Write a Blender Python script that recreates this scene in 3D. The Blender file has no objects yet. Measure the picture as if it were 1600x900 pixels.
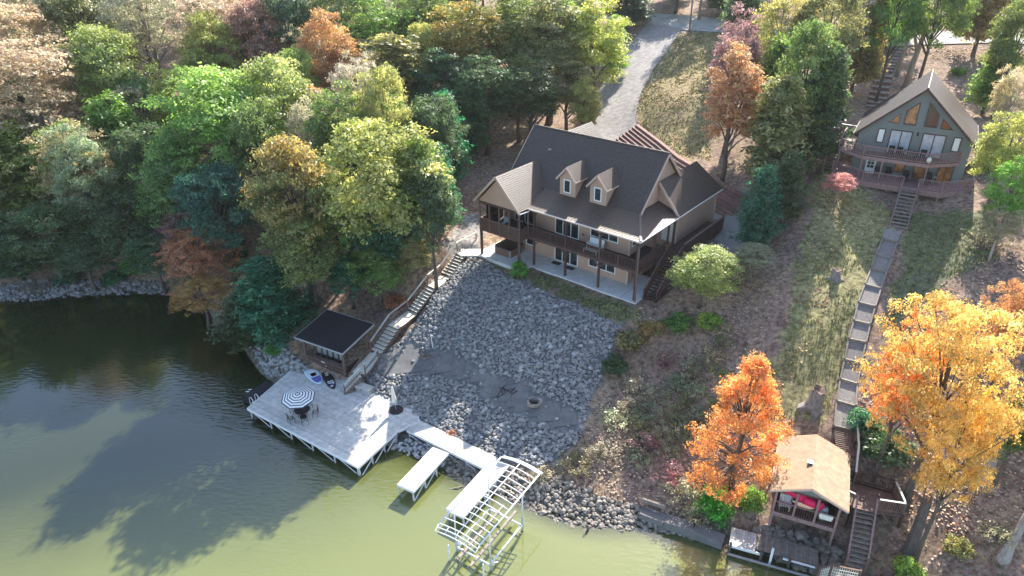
import bpy, math, random
import numpy as np
from mathutils import Vector, Matrix, Quaternion
random.seed(7); rng = np.random.default_rng(7)
S = bpy.context.scene
COL = S.collection
# ------------------------------------------------------------------ camera, sky, sun, exposure
F = 1067.0; TH = math.radians(28.9); RO = math.radians(.75); CH = 37.0
fw = np.array([0, math.cos(TH), -math.sin(TH)]); rt = np.array([1., 0, 0]); dn = np.cross(fw, rt)
c_, s_ = math.cos(RO), math.sin(RO); rt, dn = c_*rt+s_*dn, -s_*rt+c_*dn
CAM = np.array([0, 0, CH])
cd = bpy.data.cameras.new('camera'); cam = bpy.data.objects.new('camera', cd); COL.objects.link(cam)
cd.sensor_width = 36; cd.lens = F/1600*36; cd.clip_end = 3000; cd.clip_start = .5
M = Matrix([[rt[i], -dn[i], -fw[i]] for i in range(3)]).to_4x4(); M.translation = Vector(CAM); cam.matrix_world = M
S.camera = cam
SUN = np.array([.579, 1.29, 1.0]); SUN /= np.linalg.norm(SUN)
EL = math.asin(SUN[2]); AZ = math.atan2(SUN[0], SUN[1])
w = bpy.data.worlds.new('World'); S.world = w; w.use_nodes = True
nt = w.node_tree; sk = nt.nodes.new('ShaderNodeTexSky'); sk.sky_type = 'NISHITA'; sk.sun_disc = False
sk.sun_elevation = EL; sk.sun_rotation = AZ; sk.air_density = 1.0; sk.dust_density = 1.2; sk.ozone_density = 1.5
nt.links.new(sk.outputs[0], nt.nodes['Background'].inputs[0]); nt.nodes['Background'].inputs[1].default_value = .135
sl = bpy.data.lights.new('sun', 'SUN'); so = bpy.data.objects.new('sun', sl); COL.objects.link(so)
sl.energy = 5.0; sl.angle = math.radians(.5); sl.color = (1, .93, .83)
so.rotation_euler = Vector(SUN).to_track_quat('Z', 'Y').to_euler(); so.location = (40, 100, 90)
S.view_settings.view_transform = 'Standard'; S.view_settings.look = 'None'; S.view_settings.exposure = 1.52; S.view_settings.gamma = 1
# ------------------------------------------------------------------ terrain function
def un(x, y, z):
    d = fw+rt*(x-800)/F+dn*(y-450)/F
    return CAM+d*((z-CH)/d[2])
CP = []
def cps(s):
    for t in s.split(';'):
        a = [float(q) for q in t.split(',')]; p = un(*a); CP.append((p[0], p[1], a[2]))
cps('-60,480,0;0,472,0;60,463,0;130,458,0;200,455,0;262,458,0;330,505,0;380,545,0;425,592,0;500,628,0;560,662,0;640,700,0;700,730,0;760,756,0;830,784,0;880,806,0;930,818,0;1000,820,0;1060,822,0;1130,848,0;1200,872,0;1300,905,0;1420,960,0;1600,1040,0')
cps('-60,640,-1.6;150,620,-1.6;350,700,-1.6;500,800,-1.6;700,900,-1.6;1000,960,-1.6;600,850,-1.6;300,520,-1.6;150,520,-1.6;0,540,-1.6;350,600,-1.6')
cps('520,500,2.6;600,470,3.2;440,560,1.4;470,520,2.6;620,440,5.2;700,360,7.6;730,330,8;620,340,9')
cps('600,560,2.2;650,520,3.3;680,560,2.6;760,600,2.7;835,632,2.6;900,665,2.5;640,640,.9;740,670,1.2;820,720,1.0;900,740,1.2;760,440,6.1;850,470,6.2;950,510,6;760,520,4.4;860,560,4.4;930,600,3.6;680,480,4.9')
cps('757,398,6.9;829,418,6.9;900,440,6.9;990,476,6.9')
HU = np.array([math.cos(math.radians(-40)), math.sin(math.radians(-40)), 0]); HV = np.array([-HU[1], HU[0], 0]); HO = np.array([10.69, 51.84, 7.0])
for u, v, z in [(-8,6,6.9),(-14,4,6.9),(-3,3,6.9),(1.5,1,7),(1.5,-2,6.9),(3.5,1.5,7.6),(-16,14,9.6),(-8,14,9.7),(-1,16,9.7),(3,14,9.7),(3.5,8,9),(7,12,9.9),(-18,8,8.2),(-20,2,7.4)]:
    q = HO+u*HU+v*HV; CP.append((q[0], q[1], z))
cps('960,200,11.2;905,170,11.5;1000,120,15.2;1050,45,19.5;1100,50,19.5;1060,170,14.2;1060,100,16.7;1150,330,10;1170,300,11.2;1000,215,11')
cps('1000,560,4.3;960,700,2;1000,760,1;1060,780,1.1;1100,500,6.6;1080,620,3.6;1180,560,6.2;1200,430,9.4;1240,400,10.3;1290,300,13.6;1230,520,7.6;1270,620,5.3;1200,680,3.6;1230,350,11.6')
cps('1402,370,12.1;1372,450,10.2;1335,545,7.8;1317,610,6.3;1302,680,4.8;1450,330,12.9;1440,450,10.4;1430,600,6.8;1400,700,4.4;1440,860,1.9;1400,790,2.8;1570,880,2.6;1560,740,5.4;1560,600,8.6;1580,450,12;1540,330,14.2;1290,820,1;1250,790,1.3;1150,800,.9;1600,860,3')
cps('1368,165,15.8;1400,78,19.4;1500,62,20.5;1370,60,20.2;1530,130,17.6;1300,200,15.6;1180,250,12.8;1240,150,16;1200,50,19.8;1590,200,17')
CP += [(-60,90,8),(-90,85,8),(-60,120,16),(-20,95,11),(-20,130,18),(10,100,12),(20,150,22),(-100,130,18),(-60,170,24),(0,190,27),(60,160,26),(110,130,26),(110,90,22),(120,60,16),(100,40,8),(60,35,5),(-130,80,7),(-40,75,4),(-22,72,6),(-30,66,2.5),(-100,200,28),(100,220,30),(70,45,9),(-90,67,0),(-100,50,-1.8),(-80,20,-1.8),(0,0,-1.8),(40,10,-1.8),(100,0,-1.8),(45,24,0),(70,15,0)]
CP = np.array(CP)
def tps(P, Z, lam):
    n = len(P); d = np.hypot(P[:,None,0]-P[None,:,0], P[:,None,1]-P[None,:,1])
    K = np.where(d > 0, d*d*np.log(d+1e-9), 0)+lam*np.eye(n); Q = np.c_[np.ones(n), P]
    return np.linalg.solve(np.block([[K, Q], [Q.T, np.zeros((3, 3))]]), np.r_[Z, 0, 0, 0])
W_ = tps(CP[:,:2], CP[:,2], 3.0)
def G(x, y):
    x = np.asarray(x, float); y = np.asarray(y, float); sh = x.shape; x = x.ravel(); y = y.ravel(); out = np.empty(len(x))
    for i in range(0, len(x), 20000):
        a = x[i:i+20000]; b = y[i:i+20000]; d2 = (a[:,None]-CP[None,:,0])**2+(b[:,None]-CP[None,:,1])**2
        out[i:i+20000] = (.5*d2*np.log(d2+1e-12))@W_[:-3]+W_[-3]+W_[-2]*a+W_[-1]*b
    cab_ = None
    # the level parking pad is cut into the slope behind the house
    return out.reshape(sh)
def g1(x, y): return float(G(np.array([x]), np.array([y]))[0])
def hit(px, py, h=0.):
    d = fw+rt*(px-800)/F+dn*(py-450)/F
    t = np.linspace(25, 330, 900); P = CAM+d*t[:,None]; g = np.maximum(G(P[:,0], P[:,1]), 0)+h
    k = int(np.argmax(P[:,2] < g)); t2 = np.linspace(t[max(k-1,0)], t[k], 12); P = CAM+d*t2[:,None]
    g = np.maximum(G(P[:,0], P[:,1]), 0)+h; return P[int(np.argmax(P[:,2] <= g+1e-6))]
def poly(s): return [hit(*[float(q) for q in t.split(',')])[:2] for t in s.split(' ')]
def inside(x, y, pg):
    r = np.zeros(np.shape(x), bool); n = len(pg)
    for i in range(n):
        x0, y0 = pg[i]; x1, y1 = pg[(i+1) % n]
        if y0 == y1: continue
        c = ((y0 > y) != (y1 > y)) & (x < (x1-x0)*(y-y0)/(y1-y0)+x0); r ^= c
    return r
# ------------------------------------------------------------------ materials
def lin(h):
    return tuple(((v/255+.055)/1.055)**2.4 if v > 10 else v/255/12.92 for v in h)
def mat(name, col, rough=.8, var=.25, scale=3., bump=0., bscale=20., metal=0., spec=.3, wave=None, col2=None, stretch=None):
    m = bpy.data.materials.new(name); m.use_nodes = True; n = m.node_tree; L = n.links; b = n.nodes['Principled BSDF']
    b.inputs['Roughness'].default_value = rough; b.inputs['Metallic'].default_value = metal; b.inputs['Specular IOR Level'].default_value = spec
    geo = n.nodes.new('ShaderNodeNewGeometry'); vec = geo.outputs['Position']
    if stretch:
        mp = n.nodes.new('ShaderNodeMapping'); mp.inputs['Scale'].default_value = stretch; L.new(vec, mp.inputs[0]); vec = mp.outputs[0]
    no = n.nodes.new('ShaderNodeTexNoise'); no.inputs['Scale'].default_value = scale; no.inputs['Detail'].default_value = 6; no.inputs['Roughness'].default_value = .65; L.new(vec, no.inputs['Vector'])
    mx = n.nodes.new('ShaderNodeMix'); mx.data_type = 'RGBA'
    c2 = col2 or tuple(v*(1-var) for v in col); c1 = col if col2 else tuple(min(1, v*(1+var)) for v in col)
    mx.inputs[6].default_value = (*c2, 1); mx.inputs[7].default_value = (*c1, 1)
    rp = n.nodes.new('ShaderNodeMapRange'); rp.inputs[1].default_value = .32; rp.inputs[2].default_value = .68; L.new(no.outputs[0], rp.inputs[0]); L.new(rp.outputs[0], mx.inputs[0])
    out = mx.outputs[2]
    oi = n.nodes.new('ShaderNodeObjectInfo'); hv = n.nodes.new('ShaderNodeHueSaturation'); mr = n.nodes.new('ShaderNodeMapRange'); mr.inputs[3].default_value = 1-var*.5; mr.inputs[4].default_value = 1+var*.5
    L.new(oi.outputs['Random'], mr.inputs[0]); L.new(mr.outputs[0], hv.inputs['Value']); L.new(out, hv.inputs['Color']); out = hv.outputs[0]
    L.new(out, b.inputs['Base Color'])
    if bump:
        n2 = n.nodes.new('ShaderNodeTexNoise'); n2.inputs['Scale'].default_value = bscale; n2.inputs['Detail'].default_value = 5; L.new(geo.outputs['Position'], n2.inputs['Vector'])
        bp = n.nodes.new('ShaderNodeBump'); bp.inputs['Strength'].default_value = bump; bp.inputs['Distance'].default_value = .05; L.new(n2.outputs[0], bp.inputs['Height'])
        if wave:   # lapped boards: repeated steps up the wall
            wv = n.nodes.new('ShaderNodeTexWave'); wv.wave_type = 'BANDS'; wv.bands_direction = 'Z'; wv.wave_profile = 'SAW'; wv.inputs['Scale'].default_value = wave; wv.inputs['Distortion'].default_value = 0
            L.new(geo.outputs['Position'], wv.inputs['Vector']); b2 = n.nodes.new('ShaderNodeBump'); b2.inputs['Strength'].default_value = .8; b2.inputs['Distance'].default_value = .03
            L.new(wv.outputs['Fac'], b2.inputs['Height']); L.new(bp.outputs[0], b2.inputs['Normal']); bp = b2
        L.new(bp.outputs[0], b.inputs['Normal'])
    return m
MT = {}
MT['siding'] = mat('tan_siding', (.50,.335,.25), .7, .06, .6, .15, 30, wave=1.6)
MT['sidingdark'] = mat('tan_trim', (.55,.40,.32), .7, .06, 1)
MT['shingle'] = mat('asphalt_shingle', (.080,.056,.043), .42, .3, 5, .35, 60, spec=.5)
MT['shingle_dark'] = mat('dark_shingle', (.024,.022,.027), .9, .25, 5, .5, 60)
MT['shingle_tan'] = mat('tan_shingle', (.34,.25,.17), .9, .22, 3, .5, 60)
MT['brown'] = mat('brown_stained_wood', (.085,.050,.043), .7, .3, 6, .2, 30)
MT['brownlight'] = mat('weathered_brown_wood', (.16,.105,.085), .75, .3, 5, .2, 30)
MT['mauve'] = mat('mauve_stained_wood', (.30,.19,.18), .7, .25, 5, .2, 30)
MT['greyblue'] = mat('grey_blue_siding', (.175,.19,.18), .7, .08, .8, .2, 30)
MT['concrete'] = mat('pale_concrete', (.60,.59,.57), .85, .15, 1.2, .2, 20)
MT['white'] = mat('white_paint', (.78,.78,.76), .5, .05, 2)
MT['whitemetal'] = mat('white_powder_coated_metal', (.72,.73,.74), .35, .06, 2, spec=.5)
MT['deck'] = mat('grey_composite_board', (.57,.54,.495), .6, .22, 2.5, .15, 40)
MT['stairboard'] = mat('weathered_stair_board', (.64,.59,.50), .75, .14, 3, .2, 40)
MT['rail'] = mat('pale_grey_rail', (.50,.47,.42), .6, .12, 3)
MT['galv'] = mat('galvanised_steel', (.42,.43,.44), .4, .12, 5, metal=.4)
MT['glass'] = mat('dark_window_glass', (.02,.025,.03), .06, .1, 1, spec=.8)
MT['glassorange'] = mat('tinted_glass_with_curtain', (.30,.12,.04), .12, .8, 1.4, spec=.8)
MT['curtain'] = mat('window_with_pale_blind', (.42,.44,.48), .2, .25, 1.5, spec=.6)
MT['black'] = mat('black_plastic', (.02,.02,.022), .5, .2, 3)
MT['charcoal'] = mat('charcoal_vinyl', (.035,.03,.035), .6, .2, 3)
MT['screen'] = mat('black_mesh_screen', (.012,.012,.014), .6, .2, 3)
MT['rock'] = mat('grey_limestone', (.47,.455,.445), .85, .6, 2.6, .5, 12, col2=(.17,.165,.16))
MT['rockwarm'] = mat('warm_grey_limestone', (.38,.335,.285), .85, .5, 2.2, .5, 12, col2=(.16,.135,.11))
MT['gravel'] = mat('grey_gravel', (.34,.33,.325), .9, .3, 9, .8, 25, col2=(.20,.19,.185))
MT['dirt'] = mat('grey_dirt', (.21,.205,.20), .95, .1, 1.1, .2, 10, col2=(.13,.125,.12))
MT['traygravel'] = mat('brown_grey_tray_gravel', (.30,.275,.25), .9, .3, 7, .6, 25, col2=(.17,.155,.14))
MT['asphalt'] = mat('worn_drive_surface', (.33,.31,.30), .9, .3, 1.6, .4, 20, col2=(.17,.16,.155))
MT['road'] = mat('pale_road', (.42,.40,.37), .9, .2, .7, .4, 20)
MT['timber'] = mat('old_landscape_timber', (.22,.135,.115), .85, .35, 4, .4, 20)
MT['timbergrey'] = mat('grey_landscape_timber', (.23,.20,.17), .85, .3, 4, .4, 20)
MT['bark'] = mat('tree_bark', (.11,.09,.075), .9, .35, 6, .6, 12, stretch=(1,1,.2))
MT['palebark'] = mat('pale_tree_bark', (.30,.26,.22), .9, .3, 4, .6, 10, stretch=(1,1,.2))
MT['stump'] = mat('weathered_stump_wood', (.26,.235,.21), .9, .4, 7, .8, 14, stretch=(1,1,.15))
MT['twig'] = mat('dry_twig', (.20,.155,.135), .9, .3, 3)
MT['pink'] = mat('magenta_fabric', (.85,.02,.12), .5, .12, 3, .2, 8)
MT['blue'] = mat('navy_canvas', (.06,.07,.10), .7, .15, 3)
MT['cream'] = mat('cream_canvas', (.72,.69,.58), .8, .08, 3)
MT['skyboard'] = mat('pale_blue_board', (.58,.72,.80), .4, .04, 2, spec=.5)
MT['purple'] = mat('violet_board_print', (.16,.14,.42), .4, .15, 3, spec=.5)
MT['grass'] = mat('grass_blade', (.23,.25,.085), .9, .4, 2)
MT['leafred'] = mat('fallen_leaf_red', (.34,.14,.09), .9, .5, 9)
MT['leaftan'] = mat('fallen_leaf_tan', (.52,.38,.27), .9, .4, 9)
MT['leafgold'] = mat('fallen_leaf_gold', (.62,.40,.18), .9, .4, 9)
def leaf_mat():
    m = bpy.data.materials.new('foliage'); m.use_nodes = True; n = m.node_tree; L = n.links
    for x in list(n.nodes): n.nodes.remove(x)
    o = n.nodes.new('ShaderNodeOutputMaterial'); oi = n.nodes.new('ShaderNodeObjectInfo')
    at = n.nodes.new('ShaderNodeAttribute'); at.attribute_type = 'OBJECT'; at.attribute_name = 'tip'
    av = n.nodes.new('ShaderNodeAttribute'); av.attribute_name = 'var'
    mr = n.nodes.new('ShaderNodeMapRange'); mr.inputs[1].default_value = .25; mr.inputs[2].default_value = .75; L.new(av.outputs['Fac'], mr.inputs[0])
    mx = n.nodes.new('ShaderNodeMix'); mx.data_type = 'RGBA'; L.new(mr.outputs[0], mx.inputs[0]); L.new(oi.outputs['Color'], mx.inputs[6]); L.new(at.outputs['Color'], mx.inputs[7])
    av2 = n.nodes.new('ShaderNodeAttribute'); av2.attribute_name = 'lum'
    hs = n.nodes.new('ShaderNodeHueSaturation'); m2 = n.nodes.new('ShaderNodeMapRange'); m2.inputs[3].default_value = .45; m2.inputs[4].default_value = 2.3
    L.new(av2.outputs['Fac'], m2.inputs[0]); L.new(m2.outputs[0], hs.inputs['Value']); L.new(mx.outputs[2], hs.inputs['Color'])
    d = n.nodes.new('ShaderNodeBsdfDiffuse'); t = n.nodes.new('ShaderNodeBsdfTranslucent'); g = n.nodes.new('ShaderNodeBsdfGlossy'); g.inputs['Roughness'].default_value = .45
    g.inputs['Color'].default_value = (1,1,1,1)
    L.new(hs.outputs[0], d.inputs[0]); h2 = n.nodes.new('ShaderNodeHueSaturation'); h2.inputs['Value'].default_value = 1.5; h2.inputs['Saturation'].default_value = 1.1; L.new(hs.outputs[0], h2.inputs['Color']); L.new(h2.outputs[0], t.inputs[0])
    a = n.nodes.new('ShaderNodeMixShader'); a.inputs[0].default_value = .5; L.new(d.outputs[0], a.inputs[1]); L.new(t.outputs[0], a.inputs[2])
    b = n.nodes.new('ShaderNodeMixShader'); b.inputs[0].default_value = .035; L.new(a.outputs[0], b.inputs[1]); L.new(g.outputs[0], b.inputs[2]); L.new(b.outputs[0], o.inputs[0])
    return m
MT['leaf'] = leaf_mat()
# ------------------------------------------------------------------ builders
def tag(o, label=None, cat=None, group=None, kind=None):
    for k, v in (('label', label), ('category', cat), ('group', group), ('kind', kind)):
        if v: o[k] = v
    return o
def thing(name, label, cat, loc=(0,0,0), rz=0., group=None):
    o = bpy.data.objects.new(name, None); COL.objects.link(o); o.location = Vector(loc); o.rotation_euler = (0,0,rz); o.empty_display_size = .2
    return tag(o, label, cat, group)
def meshobj(name, V, Fc, m, parent=None, smooth=False):
    me = bpy.data.meshes.new(name); me.from_pydata([tuple(map(float, v)) for v in V], [], Fc); me.materials.append(MT[m])
    if smooth: me.shade_smooth()
    o = bpy.data.objects.new(name, me); COL.objects.link(o); o.parent = parent; return o
CUBE = {}
def cube(m):
    if m not in CUBE:
        me = bpy.data.meshes.new('box'); me.from_pydata([(x,y,z) for x in (-.5,.5) for y in (-.5,.5) for z in (-.5,.5)], [], [(0,1,3,2),(4,6,7,5),(0,4,5,1),(2,3,7,6),(0,2,6,4),(1,5,7,3)]); me.materials.append(MT[m]); CUBE[m] = me
    return CUBE[m]
def P(name, parent, m, c, d, rz=0., rx=0., ry=0.):
    o = bpy.data.objects.new(name, cube(m)); COL.objects.link(o); o.parent = parent; o.location = Vector([float(q) for q in c]); o.scale = d; o.rotation_euler = (rx, ry, rz); return o
def BX(name, parent, m, u0, u1, v0, v1, w0, w1): return P(name, parent, m, ((u0+u1)/2,(v0+v1)/2,(w0+w1)/2), (abs(u1-u0),abs(v1-v0),abs(w1-w0)))
def BAR(name, parent, m, a, b, wd, hg):
    a = Vector([float(q) for q in a]); b = Vector([float(q) for q in b]); d = b-a; q = d.to_track_quat('Y', 'Z') if abs(d.normalized().z) < .999 else Quaternion((1,0,0), math.pi/2)
    o = bpy.data.objects.new(name, cube(m)); COL.objects.link(o); o.parent = parent; o.location = (a+b)/2; o.rotation_mode = 'QUATERNION'; o.rotation_quaternion = q; o.scale = (wd, d.length, hg); return o
class MB:
    def __init__(s): s.V = []; s.F = []
    def add(s, V, Fc): k = len(s.V); s.V += list(V); s.F += [tuple(i+k for i in f) for f in Fc]
    def box(s, x0, x1, y0, y1, z0, z1):
        s.add([(x,y,z) for x in (x0,x1) for y in (y0,y1) for z in (z0,z1)], [(0,1,3,2),(4,6,7,5),(0,4,5,1),(2,3,7,6),(0,2,6,4),(1,5,7,3)])
    def tube(s, pts, rad, n=6, cap=True):
        pts = [Vector([float(q) for q in p]) for p in pts]; R = rad if isinstance(rad, (list, tuple)) else [rad]*len(pts); V = []
        for i, p in enumerate(pts):
            d = (pts[min(i+1, len(pts)-1)]-pts[max(i-1, 0)]).normalized(); a = d.orthogonal().normalized() if i == 0 else (a-d*a.dot(d)).normalized(); b = d.cross(a)
            V += [p+(a*math.cos(2*math.pi*k/n)+b*math.sin(2*math.pi*k/n))*R[i] for k in range(n)]
        Fc = [(i*n+k, i*n+(k+1) % n, (i+1)*n+(k+1) % n, (i+1)*n+k) for i in range(len(pts)-1) for k in range(n)]
        if cap: Fc += [tuple(range(n))[::-1], tuple(range((len(pts)-1)*n, len(pts)*n))]
        s.add(V, Fc)
    def prism(s, pg, z0, z1):
        n = len(pg); s.add([(p[0],p[1],z0) for p in pg]+[(p[0],p[1],z1) for p in pg], [tuple(range(n))[::-1], tuple(range(n, 2*n))]+[(i,(i+1) % n,n+(i+1) % n,n+i) for i in range(n)])
    def prismv(s, pg, v0, v1):   # outline in (u, w), extruded along v
        n = len(pg); s.add([(p[0],v0,p[1]) for p in pg]+[(p[0],v1,p[1]) for p in pg], [tuple(range(n))[::-1], tuple(range(n, 2*n))]+[(i,(i+1) % n,n+(i+1) % n,n+i) for i in range(n)])
    def prismu(s, pg, u0, u1):   # outline in (v, w), extruded along u
        n = len(pg); s.add([(u0,p[0],p[1]) for p in pg]+[(u1,p[0],p[1]) for p in pg], [tuple(range(n))[::-1], tuple(range(n, 2*n))]+[(i,(i+1) % n,n+(i+1) % n,n+i) for i in range(n)])
    def build(s, name, m, parent=None, smooth=False): return meshobj(name, s.V, s.F, m, parent, smooth)
def clip(pg, nrm, lo, hi):
    for sg, lim in ((1, lo), (-1, -hi)):
        out = []
        for i in range(len(pg)):
            a, b = pg[i], pg[(i+1) % len(pg)]; da = a[1]*sg-lim; db = b[1]*sg-lim
            if da >= 0: out.append(a)
            if da*db < 0: t = da/(da-db); out.append((a[0]+(b[0]-a[0])*t, a[1]+(b[1]-a[1])*t))
        pg = out
        if len(pg) < 3: return []
    return pg
def roof(name, parent, m, pts, course=.2, th=.1):
    """a convex roof plane, first edge = eave, laid in courses that step over each other"""
    P3 = [Vector(p) for p in pts]; e = (P3[1]-P3[0]).normalized(); n = e.cross(P3[2]-P3[0]).normalized()
    if n.z < 0: n = -n
    s = n.cross(e).normalized(); o = P3[0]
    if max((p-o).dot(s) for p in P3) < .01: s = -s
    pg = [((p-o).dot(e), (p-o).dot(s)) for p in P3]; top = max(q[1] for q in pg); mb = MB(); k = 0; lo = min(q[1] for q in pg)
    while lo < top-1e-4:
        hi = min(lo+course, top); c = clip(pg, None, lo, hi)
        if c:
            V = [o+e*a+s*b+n*(.028*(1-(b-lo)/course)) for a, b in c]+[o+e*a+s*b-n*.01 for a, b in c]; q = len(c)
            mb.add(V, [tuple(range(q))]+[(i, (i+1) % q, q+(i+1) % q, q+i) for i in range(q)])
        lo = hi
    q = len(P3); mb.add([p-n*.005 for p in P3]+[p-n*th for p in P3], [tuple(range(q, 2*q))]+[(i, (i+1) % q, q+(i+1) % q, q+i) for i in range(q)])
    return mb.build(name, m, parent)
def window(parent, axis, a0, a1, w0, w1, pos, out, bars=0, frame='white', pane='glass', fw_=.09, name='window', hbars=0):
    """window set on a wall: axis 'u' = wall runs along u at v=pos; axis 'v' = wall runs along v at u=pos; out = outward sign"""
    mb = MB(); d0, d1 = sorted((pos, pos+out*.06))
    def bx(x0, x1, z0, z1):
        mb.box(x0, x1, d0, d1, z0, z1) if axis == 'u' else mb.box(d0, d1, x0, x1, z0, z1)
    bx(a0, a1, w0, w0+fw_); bx(a0, a1, w1-fw_, w1); bx(a0, a0+fw_, w0+fw_, w1-fw_); bx(a1-fw_, a1, w0+fw_, w1-fw_)
    W = mb.build(name, frame, parent)
    for i in range(bars): x = a0+(a1-a0)*(i+1)/(bars+1); (P('mullion', W, frame, (x, pos+out*.03, (w0+w1)/2), (.08, .05, w1-w0-.19)) if axis == 'u' else P('mullion', W, frame, (pos+out*.03, x, (w0+w1)/2), (.05, .08, w1-w0-.19)))
    e0, e1 = sorted((pos+out*.004, pos+out*.022)); x0, x1 = a0+fw_, a1-fw_
    if axis == 'u': BX('pane', W, pane, x0, x1, e0, e1, w0+fw_, w1-fw_)
    else: BX('pane', W, pane, e0, e1, x0, x1, w0+fw_, w1-fw_)
    return W
def railing(parent, a, b, h, m, sp=.14, bal=.035, top=.09, name='baluster', posts=True, topm=None):
    a = Vector([float(q) for q in a]); b = Vector([float(q) for q in b]); d = b-a; L = d.length; n = max(2, int(L/sp))
    BAR('top_rail', parent, topm or m, a+Vector((0,0,h)), b+Vector((0,0,h)), top+.03, .045); BAR('bottom_rail', parent, m, a+Vector((0,0,.12)), b+Vector((0,0,.12)), .05, .06)
    for i in range(1, n):
        p = a+d*(i/n); P(name, parent, m, (p.x, p.y, p.z+(.15+h-.023)/2), (bal, bal, h-.023-.15), math.atan2(d.y, d.x))
    if posts:
        for p in (a, b): P('rail_post', parent, m, (p.x, p.y, p.z+h/2), (.1, .1, h-.05), math.atan2(d.y, d.x))
# ------------------------------------------------------------------ zones on the ground (world outlines)
Z_RIP = poly('738,402 765,412 800,438 880,470 968,512 955,560 930,610 915,650 905,690 870,715 830,735 770,715 730,700 700,690 655,662 640,640 575,610 560,590 640,520 680,460 720,415')
Z_PATH = poly('560,575 610,545 640,535 665,548 700,548 745,570 800,600 860,622 905,645 912,668 880,678 850,668 800,650 760,628 740,606 690,590 640,585 600,590')
Z_GRASS = poly('1232,520 1200,560 1175,600 1200,660 1290,660 1310,600 1340,500 1385,370 1395,330 1330,290 1290,255 1262,290 1268,340 1240,400')
Z_GRASS2 = poly('1425,330 1545,330 1560,400 1500,430 1440,470 1420,520 1380,520 1400,420')
Z_LAWN = poly('1060,50 1140,55 1110,130 1110,250 1060,245 1010,205 985,180 1010,120')
Z_STRIP = poly('752,402 829,424 900,450 992,482 1010,500 960,505 880,465 800,432 765,410')
Z_DRIVE = poly('1020,28 1130,38 1145,50 1062,52 1035,100 1005,150 990,185 1005,215 960,222 900,215 915,190 935,140 960,100 990,60')
Z_PARK = poly('1075,300 1165,300 1200,350 1175,385 1120,400 1100,370 1150,330')
Z_GRAV = poly('690,380 735,330 760,345 757,398 705,402')
def vn(x, y, s, seed=0):
    r = np.random.default_rng(seed); T = r.random((64, 64)); x = x*s; y = y*s; xi = np.floor(x).astype(int); yi = np.floor(y).astype(int); fx = x-xi; fy = y-yi; fx = fx*fx*(3-2*fx); fy = fy*fy*(3-2*fy)
    t = lambda a, b: T[a % 64, b % 64]
    return (t(xi,yi)*(1-fx)+t(xi+1,yi)*fx)*(1-fy)+(t(xi,yi+1)*(1-fx)+t(xi+1,yi+1)*fx)*fy
def fb(x, y, s, seed=0): return .5*vn(x,y,s,seed)+.3*vn(x,y,s*2.3,seed+1)+.2*vn(x,y,s*5.1,seed+2)
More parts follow.
